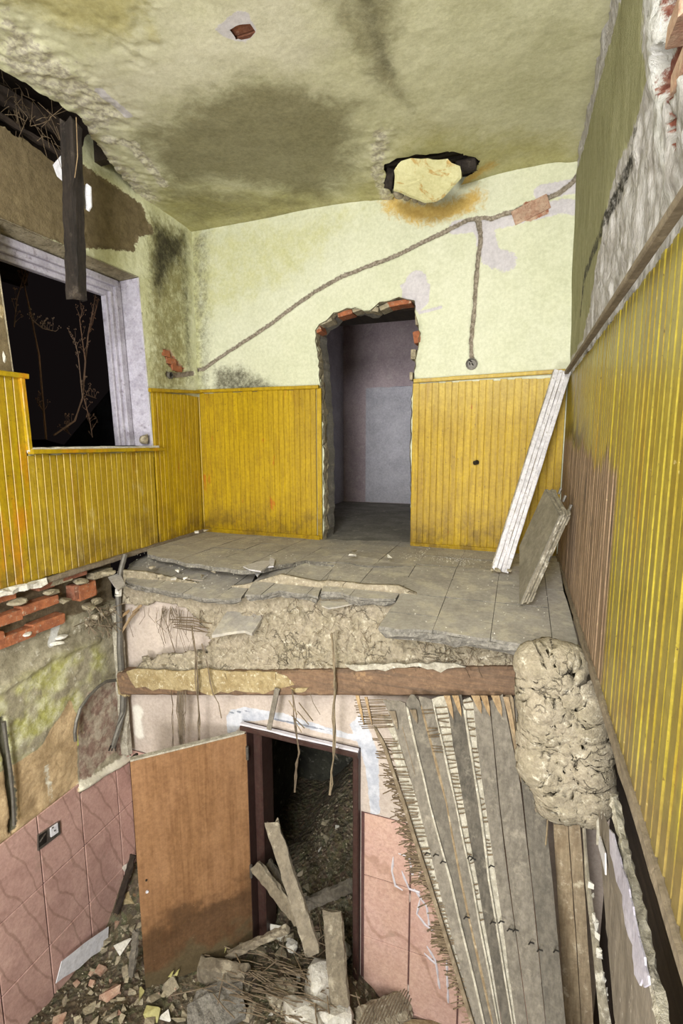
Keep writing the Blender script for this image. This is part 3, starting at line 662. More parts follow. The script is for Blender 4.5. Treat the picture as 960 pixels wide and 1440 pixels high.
# laths and bricks inside the openings
B = MB()
cx, cy = np.mean([p[0] for p in hole2]), np.mean([p[1] for p in hole2])
MB().box((cx-.25, cy-.25, H+.055), (cx+.25, cy+.25, H+.08)).build('backing', MT['mortar'], ceiling)
for i in range(3):
    brick(ceiling, (cx+.0, cy-.07+i*.075, H+.045), (.16, .062, .05), 'brick', 90+i)
fx, fy = np.mean([p[0] for p in fall_c]), np.mean([p[1] for p in fall_c])
MB().box((fx-.6, fy-.5, H+.12), (fx+.6, 4.2, H+.15)).build('void_backing', MT['dark'], ceiling)
for i in range(9):
    timber((fx-.55, fy-.34+i*.085, H+.05), (fx+.55, fy-.33+i*.085, H+.045), .03, .02, (0, 1, 0), i, .02).build('lath', MT['char'], ceiling)
# fallen slab of ceiling plaster
poly = rag([(553, 238), (565, 224), (590, 221), (628, 223), (645, 232), (647, 250), (632, 268), (612, 283), (596, 284), (575, 277), (553, 266)], 9, 2.2, rd)
pts = [at(x, y, 3.72+.22*(285-y)/60*-1) for x, y in poly]
c0 = np.mean(pts, 0); rings = []; v = [c0]; f_ = []; n = len(pts)
for k, s in enumerate((.35, .7, .93, 1.)):
    for i, p in enumerate(pts): v.append(c0+(p-c0)*s+np.array([0, rd.uniform(-.002, .002)+(.012 if s == 1. else 0), rd.uniform(-.001, .001)]))
for i in range(n): f_.append((0, 1+i, 1+(i+1) % n))
for k in range(3):
    for i in range(n): f_.append((1+k*n+i, 1+(k+1)*n+i, 1+(k+1)*n+(i+1) % n, 1+k*n+(i+1) % n))
b0 = len(v)
for i, p in enumerate(pts): v.append(c0+(p-c0)*.96+np.array([rd.uniform(-.01, .01), .07, .03]))
for i in range(n): f_.append((1+3*n+i, b0+i, b0+(i+1) % n, 1+3*n+(i+1) % n))
f_.append(tuple(range(b0, b0+n)))
k = M('loose_ceiling_plaster'); cc = k.mix(k.rng(k.noise(3, 4), .3, .7), '#d3cf98', '#c4bf86'); cc = k.mix(k.rng(k.noise(5, 6, .7, k.vec((1, 1, 1), (0, .8, 0)), 1.5), .53, .6, 0, .8), cc, '#b98f2c')
MT['loose'] = k.fin(cc, .8, k.noise(20, 5), .4, .01)
slab = thing('plaster_slab', c0, 'big cracked plaster slab hanging from the hole above the back wall', 'plaster slab')
sface = mk('slab_face', v, f_, MT['loose'], slab)
for i in range(5):
    p = at(560+i*12, 275+i*2.5-(i > 3)*6, 3.9); vv, ff = rock(p, (.05, .03, .025), 120+i); mk('mortar_crumb', vv, ff, MT['stone'], sface)
tt = timber(at(640, 238, 3.85), at(672, 228, 3.85), .09, .05, (0, 0, 1), 4, .03).build('lath_end', MT['char'])
tag(tt, 'splintered dark lath end sticking out right of the hanging plaster slab', 'lath')
tt = timber(at(545, 268, 3.9), at(550, 232, 3.8), .06, .04, (1, 0, 0), 6, .03).build('lath_end', MT['char'])
tag(tt, 'splintered dark lath end left of the hanging plaster slab', 'lath')

# void above the left wall: joist, boards, charred hanging post, straw
MB().box((-1.2, -.5, 3.25), (.9, 3.3, 3.3)).build('roof_deck', MT['dark'])['kind'] = 'structure'
MB().box((-1.2, -.5, 2.2), (-1.1, 3.3, 3.3)).build('void_side', MT['dark'])['kind'] = 'structure'
MB().box((-1.2, 3.0, 2.83), (.9, 3.06, 3.3)).build('void_end', MT['dark'])['kind'] = 'structure'
o = timber((.42, .2, 2.9), (.46, 3.0, 2.9), .14, .10, (0, 0, 1), 31).build('joist', MT['dark']); tag(o, 'dark attic joist just inside the ceiling hole at upper left', 'joist')
o = timber(at(-60, 100, 2.3), at(96, 186, 2.75), .09, .07, (0, 0, 1), 32, .03, 12, .006).build('sagging_rafter', MT['dark']); tag(o, 'rough dark rafter sloping down to the charred post', 'rafter')
o = timber(at(-60, 125, 2.2), at(90, 220, 2.75), .03, .03, (0, 0, 1), 33, .03, 12, .006).build('sagging_lath', MT['dark']); tag(o, 'thin dark lath under the rough rafter in the ceiling hole', 'lath')
hang = thing('charred_post', at(108, 425, 2.5), 'charred square timber hanging down from the ceiling hole in front of the window', 'timber')
timber(at(99, 165, 2.5), at(108, 424, 2.5), .10, .08, (1, 0, 0), 34, .05, 18, .004, .12).build('post', MT['char'], hang)
MB().tube([at(107, 165, 2.44), at(109, 220, 2.44), at(105, 250, 2.44)], .003, 4).build('splinter', MT['freshwood'], hang)
for nm, pts_, lb in (('paint_scrap', [(122, 258), (127, 262), (128, 290), (124, 297), (119, 293), (117, 262)], 'white paint scrap hanging right of the charred post'), ('paint_scrap', [(74, 232), (86, 218), (88, 255), (80, 248)], 'white paint scrap hanging left of the charred post')):
    o = MB().prism([at(x, y, 2.56) for x, y in pts_], (0, .008, 0)).build(nm, MT['paper'], hang)
B = MB(); r2 = random.Random(3)
for i in range(60):
    x, y = r2.uniform(-10, 85), r2.uniform(0, 1); y = 118+x*.75+r2.uniform(-15, 30)
    a = at(x, y, 2.5); e = a+np.array([r2.uniform(-.1, .12), r2.uniform(-.1, .1), r2.uniform(-.22, .08)]); B.tube([a, (a+e)/2+np.array([0, 0, r2.uniform(-.02, .02)]), e], .0018, 3)
o = B.build('straw_tangle', MT['reed']); tag(o, 'loose tangle of straw hanging out of the ceiling hole', 'straw', kind='stuff')

# ================================================================== wainscots (board by board)
def board_mesh(w, name, b=.006):
    t = .014
    prof = [(0.0005, 0), (0.0005, t-b), (b, t), (w-b-.004, t), (w-.004, t-b), (w-.004, t-b*1.6), (w, t-b*1.6), (w, 0)]
    n = len(prof); v = [(x, y, z) for z in (0, 1) for x, y in prof]
    me = bpy.data.meshes.new(name); me.from_pydata(v, [], [(i, (i+1) % n, n+(i+1) % n, n+i) for i in range(n)]+[tuple(range(n))[::-1], tuple(range(n, 2*n))]); me.update(); return me
BW = .052
def wainscot(label, spans, mat, place, b=.003):
    """spans: (s0, s1, z0, z1); place(s, z) -> world point of a board's lower left corner, rotation about z"""
    (s0, s1, z0, z1) = spans[0]; p, rz, lean = place(s0, z0); t = thing('wainscot', p, label, 'wall panelling')
    me = board_mesh(BW, 'board', b); me.materials.append(MT[mat]); rnd = random.Random(int(s0*100)+5)
    for (s0, s1, z0, z1) in spans:
        s = s0
        while s < s1-.005:
            o = bpy.data.objects.new('board', me); C.objects.link(o); o.parent = t
            p, rz, lean = place(s, z0+rnd.uniform(-.006, .004)); o.location = tuple(np.array(p)-np.array(t.location))
            o.rotation_euler = (lean[0], lean[1], rz); o.scale = (min(1, (s1-s)/BW), 1+rnd.uniform(-.08, .1), z1-z0+rnd.uniform(-.004, 0)); s += BW
    return t
# place functions: board x axis runs along the wall, board +y comes out of the wall
def p_back(s, z): return (s, D-.002, z), math.pi, (0, 0)       # mirrored: x runs to -X
def p_back2(s, z): return (s+BW, D-.004, z), math.pi, (0, 0)
def p_left(s, z): return (.004, s+BW, z), -math.pi/2, (0, 0)
def p_right(s, z): return (WX(z)-.004, s, z), math.pi/2, (0, -.0)
t = wainscot('mustard tongue-and-groove boards on the back wall left of the broken doorway', [(0.02, 1.262, 0.0, 1.335)], 'w_back', p_back2)
timber((0.0, D-.022, 1.35), (1.25, D-.022, 1.345), .035, .03, (0, 1, 0), 1, 0, 10, .001).build('cap_rail', MT['w_back'], t)
timber((0.0, D-.026, .02), (1.25, D-.026, .015), .02, .04, (0, 1, 0), 2, 0, 10, .001).build('skirting', MT['w_back'], t)
t = wainscot('mustard tongue-and-groove boards on the back wall right of the broken doorway', [(2.072, 3.215, -.01, 1.345)], 'w_rightback', p_back2)
timber((2.08, D-.022, 1.36), (3.2, D-.022, 1.385), .035, .03, (0, 1, 0), 3, 0, 10, .001).build('cap_rail', MT['w_rightback'], t)
timber((2.08, D-.026, .01), (3.2, D-.026, .01), .02, .04, (0, 1, 0), 4, 0, 10, .001).build('skirting', MT['w_rightback'], t)
o = MB().tube([at(667, 651, D-.03), at(671, 650, D-.05)], .018, 8).build('hook_hole', MT['black'], t)
t = wainscot('mustard boards on the left wall between the window and the corner', [(3.435, 4.09, 0.0, 1.30)], 'w_back', p_left)
timber((.03, 3.40, 1.30), (.03, 4.1, 1.345), .035, .03, (1, 0, 0), 5, 0, 8, .001).build('cap_rail', MT['w_back'], t)
t = wainscot('faded mustard boards under the window sill on the left wall', [(2.27, 3.435, 0.0, .80)], 'w_leftlow', p_left)
t = wainscot('orange-mustard taller boards at the left edge, left of the window', [(.4, 2.27, 0.0, 1.28)], 'w_left', p_left)
timber((.03, .4, 1.28), (.03, 2.31, 1.28), .035, .03, (1, 0, 0), 6, 0, 8, .001).build('cap_rail', MT['w_left'], t)
timber((.026, 2.285, .83), (.026, 2.275, 1.28), .03, .03, (0, 1, 0), 7, 0, 8, .001).build('edge_strip', MT['w_left'], t)
t = wainscot('tall mustard boards covering the right wall with a bare brown patch', [(-1.15, 4.08, -.0, 1.335)], 'w_right', p_right, .0055)
for o in t.children: o.rotation_euler[1] = 0.0
timber((WX(1.36)-.014, -1.2, 1.342), (WX(1.36)-.014, 4.09, 1.345), .028, .02, (1, 0, 0), 8, 0, 24, .001).build('cap_rail', MT['plankb'], t)

# baseboards
o = timber((.03, .4, -.015), (.03, 2.3, -.02), .05, .035, (1, 0, 0), 12, .0, 40, .010).build('baseboard_left', MT['white']); o['kind'] = 'structure'
o = timber((.03, 2.28, -.02), (.03, 4.06, .01), .035, .035, (1, 0, 0), 13, .0, 30, .003).build('trim_1', MT['plankb']); o['kind'] = 'structure'
B = MB()
o = timber((WX(0)-.018, 4.05, 0.0), (WX(0)-.018, -1.2, -.0), .04, .022, (0, 0, 1), 14, 0, 60, .003).build('baseboard_right', MT['plankb']); o['kind'] = 'structure'
o = timber((WX(0)-.0, 2.5, -.030), (WX(0)-.0, -1.2, -.035), .02, .03, (1, 0, 0), 15, 0, 90, .006).build('trim_2', MT['lime']); o['kind'] = 'structure'

# ================================================================== upper floor: broken tiled slab
floor = thing('floor', (1.6, 3.5, -.06), kind='structure')
def clip(poly, x0, x1, y0, y1):
    def cut(P, ax, val, sgn):
        out = []
        for i in range(len(P)):
            a, b = P[i], P[(i+1) % len(P)]; da, db = sgn*(a[ax]-val), sgn*(b[ax]-val)
            if da >= 0: out.append(a)
            if (da >= 0) != (db >= 0):
                t_ = da/(da-db); out.append((a[0]+(b[0]-a[0])*t_, a[1]+(b[1]-a[1])*t_))
        return out
    P = list(poly)
    for ax, val, sg in ((0, x0, 1), (0, x1, -1), (1, y0, 1), (1, y1, -1)):
        P = cut(P, ax, val, sg)
        if len(P) < 3: return []
    return P
def area2(P): return abs(sum(P[i][0]*P[(i+1) % len(P)][1]-P[(i+1) % len(P)][0]*P[i][1] for i in range(len(P)))/2)
def to_plane(px, py, pl):                 # pl: z = a + bx*(x-1.6) + by*(y-3)
    a, bx, by = pl; d = ray(px, py); t_ = (a+bx*(CAM[0]-1.6)+by*(CAM[1]-3)-CAM[2])/(d[2]-bx*d[0]-by*d[1]); return CAM+d*t_
def plate(pix, pl, x0, y0, tx, ty, seed, thick=.015, ragpx=1.5, gap=.003, bed=.05, mat='floor', jit=.004):
    rnd = random.Random(seed); P3 = [to_plane(x, y, pl) for x, y in rag(pix, 14, ragpx, rnd)]; P = [(p[0], p[1]) for p in P3]
    zf = lambda x, y: pl[0]+pl[1]*(x-1.6)+pl[2]*(y-3)
    xs = [p[0] for p in P]; ys = [p[1] for p in P]
    i0, i1 = int(math.floor((min(xs)-x0)/tx)), int(math.ceil((max(xs)-x0)/tx)); j0, j1 = int(math.floor((min(ys)-y0)/ty)), int(math.ceil((max(ys)-y0)/ty))
    for i in range(i0, i1+1):
        for j in range(j0, j1+1):
            c = clip(P, x0+i*tx+gap/2, x0+(i+1)*tx-gap/2, y0+j*ty+gap/2, y0+(j+1)*ty-gap/2)
            if len(c) < 3 or area2(c) < .0008: continue
            dz = rnd.uniform(-jit, jit)*.5; ax_, ay_ = rnd.uniform(-jit, jit)*2, rnd.uniform(-jit, jit)*2; mx, my = x0+(i+.5)*tx, y0+(j+.5)*ty
            top = [(x, y, zf(x, y)+dz+ax_*(x-mx)+ay_*(y-my)) for x, y in c]
            o = MB().prism(top, (0, 0, -thick)).build('floor_tile', MT[mat], floor); o.data.materials.append(MT['screed']); o.data.polygons.foreach_set('material_index', [0]+[1]*(len(o.data.polygons)-1))  # darker side faces paint in the shade along the tile edges
    if bed:                               # the screed stuck under the tiles, ragged
        Q = rag([(x, y) for x, y in P], .04, .012, rnd); B = MB()
        n = len(Q); cx_, cy_ = np.mean([q[0] for q in Q]), np.mean([q[1] for q in Q])
        t0 = [(x+(cx_-x)*.006, y+(cy_-y)*.004, zf(x, y)-thick-.001) for x, y in Q]
        t1 = [(x+(cx_-x)*.01+rnd.uniform(-.01, .01), y+(cy_-y)*.01+rnd.uniform(-.012, .012), zf(x, y)-thick-bed*rnd.uniform(.35, .6)) for x, y in Q]
        t2 = [(x+(cx_-x)*.06+rnd.uniform(-.01, .01), y+(cy_-y)*.06, zf(x, y)-thick-bed*rnd.uniform(.8, 1.2)) for x, y in Q]
        B.add(t0+t1+t2, [(i, (i+1) % n, n+(i+1) % n, n+i) for i in range(n)]+[(n+i, n+(i+1) % n, 2*n+(i+1) % n, 2*n+i) for i in range(n)]+[tuple(range(n))[::-1], tuple(range(2*n, 3*n))])
        B.build('screed_bed', MT['screed'], floor)
TX = .285
# level back part
plate([(208, 770), (222, 765), (250, 752), (283, 745), (340, 746), (455, 753), (455, 758), (578, 762), (640, 764), (720, 770), (786, 772), (786, 800), (700, 802), (600, 798), (522, 795), (430, 789), (410, 792), (370, 800), (338, 803), (300, 796), (262, 791), (228, 784), (208, 778)], (0, 0, 0), 2.25, 2.90, TX, TX, 1, thick=.03, bed=0)
# right front slab, overhanging
plate([(575, 796), (700, 800), (786, 790), (792, 830), (806, 880), (815, 916), (790, 915), (740, 905), (690, 898), (640, 892), (600, 886), (560, 884), (532, 880), (548, 858), (565, 832)], (-.035, 0, .085), 2.25, 2.90, TX, TX, 2, bed=.06)
# middle plates, dipping
plate([(430, 789), (480, 778), (580, 794), (565, 832), (555, 842), (510, 840), (478, 834), (450, 832), (462, 810), (470, 795)], (-.04, 0, .10), 1.97, 2.93, TX, TX, 3, bed=.04)
plate([(380, 797), (432, 788), (470, 794), (462, 812), (450, 830), (446, 838), (418, 834), (393, 829), (368, 838), (344, 836), (356, 820)], (-.055, .01, .11), 1.40, 2.93, TX, .31, 4, bed=.03)
# lower left plates
plate([(206, 779), (228, 786), (262, 794), (300, 799), (338, 806), (362, 806), (352, 822), (338, 842), (318, 845), (286, 840), (250, 833), (205, 824), (176, 818), (182, 795)], (-.10, .02, .13), .78, 2.84, TX, .29, 5, bed=.03)
# dust and grit on top of the floor
B = MB(); r2 = random.Random(12)
for i in range(1700):
    px = r2.uniform(190, 790); py = r2.choice([r2.uniform(748, 800), r2.uniform(752, 900) if px > 560 else r2.uniform(748, 830)])
    if r2.random() < .5: px, py = r2.gauss(655, 34), r2.gauss(781, 6)
    if py < 748+(px-283)*.05+2 or (px < 283 and py < 748+(283-px)*.33): continue
    p = to_plane(px, py, (-.0, 0, .0) if py < 800 else (-.02, 0, .09)); s = r2.uniform(.0015, .0042)
    if p[0] < .03 or p[0] > 3.2 or p[1] > D-.04: continue
    B.add([p+np.array([-s, -s, 0]), p+np.array([s, -s*.6, 0]), p+np.array([0, s, 0]), p+np.array([0, 0, s])], [(0, 1, 3), (1, 2, 3), (2, 0, 3)])
o = B.build('plaster_grit', MT['white']); tag(o, 'pale plaster grit scattered over the grey floor tiles', 'grit', kind='stuff')
r2 = random.Random(21)
for i, (px, py) in enumerate([(250, 805), (228, 812), (262, 815), (283, 813), (276, 750), (290, 748), (495, 783), (498, 778), (548, 784), (300, 806), (244, 816), (214, 800)]):
    p = to_plane(px, py, (-.08 if py > 790 and px < 340 else .012, 0, .08)); v, f_ = rock(p+np.array([0, 0, .012]), (.018+.012*r2.random(), .018, .012), 400+i, 1)
    o = mk('plaster_crumb', v, f_, MT['stone' if i % 2 else 'white']); tag(o, 'small crumb of plaster lying on the broken floor tiles', 'crumb', 'crumbs on the upper floor')
# loose pieces of tile
def loose(name, pix, pl, label, cat, mat='floor', th=.02, seed=1):
    P = [to_plane(x, y, pl) for x, y in rag(pix, 10, .8, random.Random(seed))]; o = MB().prism(P, (0, 0.004, -th)).build(name, MT[mat]); return tag(o, label, cat)
loose('loose_tile', [(325, 850), (378, 848), (378, 852), (368, 868), (354, 891), (344, 887), (330, 888), (318, 889), (298, 894), (308, 876)], (-.27, 0, .32), 'whole grey floor tile slid down onto the clay slope', 'floor tile', seed=2)
loose('tile_shard', [(342, 796), (360, 790), (380, 788), (384, 790), (366, 803), (350, 801)], (0.025, 0, -.05), 'white-edged tile shard lying at the drop in the floor tiles', 'tile shard', 'whitepaint', .01, 3)
loose('tile_shard', [(361, 801), (367, 799), (366, 806), (361, 810), (358, 806)], (-.03, 0, .08), 'small upright white shard under the larger tile shard', 'tile shard', 'paper', .01, 4)
loose('tile_shard', [(380, 783), (386, 786), (384, 795), (376, 797)], (0.02, 0, .05), 'small pale triangular shard right of the white-edged shard', 'tile shard', 'whitepaint', .01, 5)
loose('tile_shard', [(450, 845), (502, 846), (490, 850), (462, 855), (452, 852)], (-.10, 0, .14), 'thin grey tile splinter half buried in the clay below the middle plates', 'tile shard', 'floor', .01, 6)
loose('tile_shard', [(152, 812), (168, 806), (176, 822), (166, 830)], (-.12, 0, .0), 'pale triangular shard beside the top of the grey conduit', 'tile shard', 'whitepaint', .012, 7)

# ================================================================== clay layer between slab and beam (pixel columns give its outline)
top_l = [(170, 830), (205, 832), (250, 840), (290, 846), (320, 848), (345, 846), (395, 834), (446, 842), (480, 842), (512, 845), (560, 846), (600, 860), (700, 872), (760, 890)]
bot_l = [(170, 946), (300, 945), (400, 942), (500, 940), (600, 938), (760, 934)]
tx_, ty_ = zip(*top_l); bx_, by_ = zip(*bot_l)
V = []; F = []; A = []; nx, nt = 240, 56
hole_m = [(158, 846), (190, 850), (225, 846), (262, 852), (275, 866), (290, 885), (296, 905), (288, 916), (262, 918), (232, 920), (205, 932), (196, 942), (158, 946)]
PX = np.linspace(168, 757, nx); TT = np.linspace(-.25, 1., nt)
pxg, tg = np.meshgrid(PX, TT); tb = np.interp(pxg, tx_, ty_); bb = np.interp(pxg, bx_, by_); pyg = tb+(bb-tb)*tg
yg = 2.93-.11*np.clip(tg, 0, 1)**.8
yg = yg+(fbm(pxg, pyg, .05, 5, 51)-.5)*.09*np.clip(1.2-tg, .3, 1)+(fbm(pxg, pyg, .25, 3, 55)-.5)*.035
yg = np.clip(yg, 2.76, 2.915)
P = np.array([at(a, b, c) for a, b, c in zip(pxg.ravel(), pyg.ravel(), yg.ravel())])
wx, wy = pxg.ravel(), pyg.ravel(); wig = (fbm(wx, wy, .12, 3, 9)-.5)*16
Q = []
for j in range(nt-1):
    for i in range(nx-1):
        q = (j*nx+i, j*nx+i+1, (j+1)*nx+i+1, (j+1)*nx+i); Q.append(q)
Q = np.array(Q); cxq = (wx+wig)[Q].mean(1); cyq = (wy+wig*.6)[Q].mean(1); Q = Q[~inpoly(cxq, cyq, hole_m)]
clay = mk('clay_layer', P, Q.tolist(), MT['mud'], None, True)
tag(clay, 'cracked dry clay and straw filling exposed between floor tiles and brown beam', 'clay filling')
sm = clay.modifiers.new('thickness', 'SOLIDIFY'); sm.thickness = .03; sm.offset = 0
# underside of the slab behind the clay
o = MB().prism([(0.02, 3.05, -.18), (3.2, 3.05, -.14), (3.2, D, -.10), (0.02, D, -.10)], (0, 0, -.06)).build('subfloor', MT['screed'], floor)
o = MB().prism([(0.02, 3.5, -.06), (3.2, 3.5, -.055), (3.22, D+.3, -.03), (0.02, D+.3, -.03)], (0, 0, -.06)).build('subfloor', MT['screed'], floor)
# lumps on the crust edge
r2 = random.Random(77)
for i in range(46):
    px = r2.uniform(190, 740); py = np.interp(px, bx_, by_)-r2.uniform(0, 14) if i % 3 else r2.uniform(860, 930)
    if 180 < px < 300 and py < 915: continue
    p = at(px, py, 2.83+(.1 if py < 915 else 0)); v, f_ = rock(p, (r2.uniform(.015, .05), .03, r2.uniform(.01, .025)), 500+i, 1); mk('clay_lump', v, f_, MT['mud'], clay)

# ================================================================== the beam
Yb = 2.80
bl, br = at(176, 957, Yb+.04), at(747, 952, Yb+.04)
d_ = br-bl; beam = thing('timber_beam', bl, 'long brown timber beam sagging to the left under the broken floor', 'beam')
timber(bl, br, .175, .14, (0, 0, 1), 50, .0, 46, .0035, .12).build('beam_body', MT['beam'], beam); body = beam.children[0]
# crust of plaster on the left part of the beam face
pix = rag([(178, 944), (200, 941), (250, 944), (300, 940), (330, 946), (372, 944), (400, 950), (412, 962), (398, 968), (372, 974), (330, 971), (300, 976), (260, 971), (215, 969), (190, 966)], 9, 2.5, rd)
MB().prism([at(x, y, Yb-.035) for x, y in pix], (0, .012, 0)).build('plaster_crust', MT['plast'], body)
pix = rag([(482, 936), (560, 933), (640, 932), (655, 937), (640, 940), (618, 944), (590, 938), (540, 942), (500, 943)], 9, 2, rd)
MB().prism([at(x, y, Yb-.036) for x, y in pix], (0, .012, 0)).build('plaster_crust', MT['lime'], body)
for pix in ([(408, 968), (432, 968), (430, 973), (414, 974)], [(320, 945), (350, 944), (346, 948), (326, 949)]):
    MB().prism([at(x, y, Yb-.04) for x, y in rag(pix, 5, 1, rd)], (0, .012, 0)).build('plaster_crust', MT['plast'], body)
o = timber(at(174, 960, 2.86), at(186, 961, 2.86), .17, .14, (0, 0, 1), 51, .02, 6, .008).build('beam_end', MT['plast'], beam)

# ================================================================== straw, roots and laths hanging from the clay
def strand(pix, r, label, y=2.72, mat='reed', split=1, seed=0):
    rnd = random.Random(seed); B = MB()
    for k in range(split):
        B.tube([at(a+rnd.uniform(-1.5, 1.5)*(k > 0), b, y+rnd.uniform(-.02, .02)) for a, b in rag(pix, 14, 1.3, rnd, False)], r, 4)
    o = B.build('root_strand', MT[mat]); tag(o, label, 'root strand', 'strands hanging from the clay'); return o
strand([(241, 972), (243, 1010), (243, 1050), (246, 1062), (250, 1075)], .0025, 'thin root strand ending above the top left of the open door', split=2, seed=1)
strand([(268, 880), (276, 920), (277, 960), (279, 1000), (280, 1050), (283, 1090), (283, 1125), (281, 1143)], .004, 'long root strand hanging across the face of the open door', split=3, seed=2)
strand([(284, 905), (292, 940), (300, 975), (306, 990), (311, 1010)], .003, 'short root strand right of the long one over the door', split=2, seed=3)
strand([(411, 970), (414, 1005), (417, 1040), (421, 1058), (418, 1075), (415, 1090), (415, 1114)], .0035, 'twisted root strand hanging into the left of the dark doorway', split=3, seed=4)
strand([(466, 890), (470, 930), (471, 975), (469, 1010), (470, 1050), (466, 1085), (464, 1118)], .004, 'bundle of pale root strands hanging over the right of the dark doorway', split=5, mat='reedl', seed=5)
strand([(476, 1050), (468, 1056), (474, 1066)], .002, 'tiny root hook beside the pale bundle', seed=6)
strand([(436, 975), (440, 990), (450, 1005)], .002, 'hair-thin root above the putty patch', seed=7)
B = MB(); r2 = random.Random(8)
for i in range(26):
    x = r2.uniform(249, 262); B.tube([at(x, 972, 2.74), at(x+r2.uniform(-2, 2), 1000, 2.74), at(256+r2.uniform(-5, 5), r2.uniform(1020, 1050), 2.74)], .002, 3)
o = B.build('straw_bundle', MT['reed']); tag(o, 'dark straw bundle hanging under the left half of the beam', 'straw', kind='stuff')
o = timber(at(390, 968, 2.74), at(378, 1026, 2.74), .035, .01, (1, 0, 0), 71, .01).build('lath_stick', MT['plank']); tag(o, 'grey lath hanging down behind the beam just above the door corner', 'lath')
for i, (a, b, c, d) in enumerate([(410, 1006, 428, 1024), (412, 1010, 424, 1030), (418, 1000, 434, 1019), (406, 985, 418, 1005), (420, 988, 440, 1014)]):
    o = MB().tube([at(a, b, 2.72), at(c, d, 2.70)], .004, 4).build('reed_stick', MT['reedl' if i % 2 else 'reed']); tag(o, 'short reed dangling above the door lintel', 'reed', 'reeds above the door lintel')
B = MB(); r2 = random.Random(9)
for i in range(34):
    x = r2.choice([r2.gauss(236, 8), r2.uniform(185, 285)]); l = r2.uniform(10, 35) if i > 12 else r2.uniform(40, 70); y = 852+r2.uniform(0, 6)
    e = at(x+r2.uniform(-8, 12), y+l, 2.88); B.tube([at(x, y, 2.92), at(x+r2.uniform(-5, 5), y+l*.5, 2.86), e], r2.uniform(.0015, .003), 3)
o = B.build('straw_fringe', MT['reed']); tag(o, 'straw fringe hanging across the pale opening left of the clay', 'straw', kind='stuff')
for i in range(6):
    o = MB().tube([at(rd.uniform(236, 250), 866+i*3.6+rd.uniform(-2, 2), 2.86), at(270, 869+i*3.5+rd.uniform(-1, 1), 2.85), at(rd.uniform(284, 300), 874+i*3+rd.uniform(-3, 3), 2.87)], .004, 4).build('reed_stick', MT['reed']); tag(o, 'horizontal reed sticking out of the clay into the pale opening', 'reed', 'horizontal reeds in the pale opening')
for i, (a, b, c, d) in enumerate([(188, 862, 170, 890), (196, 856, 180, 872), (200, 850, 186, 862), (182, 858, 166, 872)]):
    o = timber(at(a, b, 2.9), at(c, d, 2.85), .02, .008, (1, 0, 0), 80+i, .01, 4).build('wood_splinter', MT['freshwood']); tag(o, 'broken wood splinter at the corner by the conduit', 'splinter', 'splinters by the conduit')
B = MB(); r2 = random.Random(10)                     # straw sticking out of the clay face
for i in range(420):
    px = r2.uniform(300, 740); tpx = np.interp(px, tx_, ty_); bpx = np.interp(px, bx_, by_)
    t_ = r2.random(); py = tpx+(bpx-tpx)*t_
    a = at(px, py, 2.90-.1*t_-.02); e = a+np.array([r2.uniform(-.05, .05), -r2.uniform(.0, .03), r2.uniform(-.07, .03)]); B.tube([a, (a+e)/2+np.array([r2.uniform(-.01, .01), -.01, .005]), e], .0014, 3)
o = B.build('straw_in_clay', MT['reed']); tag(o, 'fine straw bristles sticking out of the clay slope', 'straw', kind='stuff')

# ================================================================== lower room
# --- pink partition wall with its doorway
door_l = [(1.145, -3.4), (1.145, -1.19), (1.965, -1.19), (1.965, -3.4)]
def pink_attrs(U, V):
    q = lambda p: uvp('pink', p); a = {}
    a['putty'] = np.maximum.reduce([pm(U, V, q([(318, 1008), (325, 998), (345, 994), (400, 1004), (500, 1034), (500, 1042), (440, 1026), (385, 1012), (345, 1014), (330, 1030), (320, 1030)]), .015),
                                    pm(U, V, q([(492, 1020), (510, 1000), (532, 1060), (534, 1144), (522, 1146), (514, 1080), (505, 1050)]), .02)])
    a['line'] = .8*lm(U, V, q([(322, 1002), (345, 1000), (400, 1014), (490, 1034)]), .006)
    a['blotch'] = .75*lm(U, V, q([(256, 975), (254, 1000), (256, 1045)]), .035, .8)  # darker vertical streak behind the straw bundle
    a['white'] = .9*lm(U, V, q([(192, 1000), (195, 1030)]), .05, .8)
    return a
wall_pink = sheet('wall_partition', 'pink', 0.0, 3.5, -3.3, -.12, .018, MT['pink'], holes=[door_l], attrs=pink_attrs, disp=lambda U, V, a: (fbm(U, V, 4, 3, 61)-.5)*.012+.003*sst(.4, .6, a['putty']))
# tiles on the partition: right of the door, and a sliver left of it
def walltiles(parent, rows, cols, put, mat, seed):
    rnd = random.Random(seed)
    for z0, z1 in rows:
        for u0, u1 in cols:
            g = .004; b = .003; q = [(u0+g, z0+g), (u1-g, z0+g), (u1-g, z1-g), (u0+g, z1-g)]
            inn = [(u0+g+b, z0+g+b), (u1-g-b, z0+g+b), (u1-g-b, z1-g-b), (u0+g+b, z1-g-b)]
            dd = rnd.uniform(0, .002); v = [put(u, z, .004) for u, z in q]+[put(u, z, .011+dd) for u, z in inn]
            mk('wall_tile', v, [(4, 5, 6, 7), (0, 1, 5, 4), (1, 2, 6, 5), (2, 3, 7, 6), (3, 0, 4, 7)], MT[mat], parent)
walltiles(wall_pink, [(-2.12, -1.64), (-2.61, -2.12), (-3.1, -2.61), (-3.3, -3.1)], [(2.02, 2.35), (2.35, 2.69), (2.69, 3.03), (3.03, 3.2)], lambda u, z, d: (u, PY-d, z), 'pinktile2', 3)
walltiles(wall_pink, [(-2.12, -1.62), (-2.61, -2.12), (-3.1, -2.61)], [(.02, .36), (.36, .7), (.7, 1.08)], lambda u, z, d: (u, PY-d, z), 'pinktile', 4)
MB().prism([(2.0, PY-.003, -3.3), (3.2, PY-.003, -3.3), (3.2, PY-.003, -1.64), (2.0, PY-.003, -1.64)], (0, .002, 0)).build('grout', MT['grout'], wall_pink)
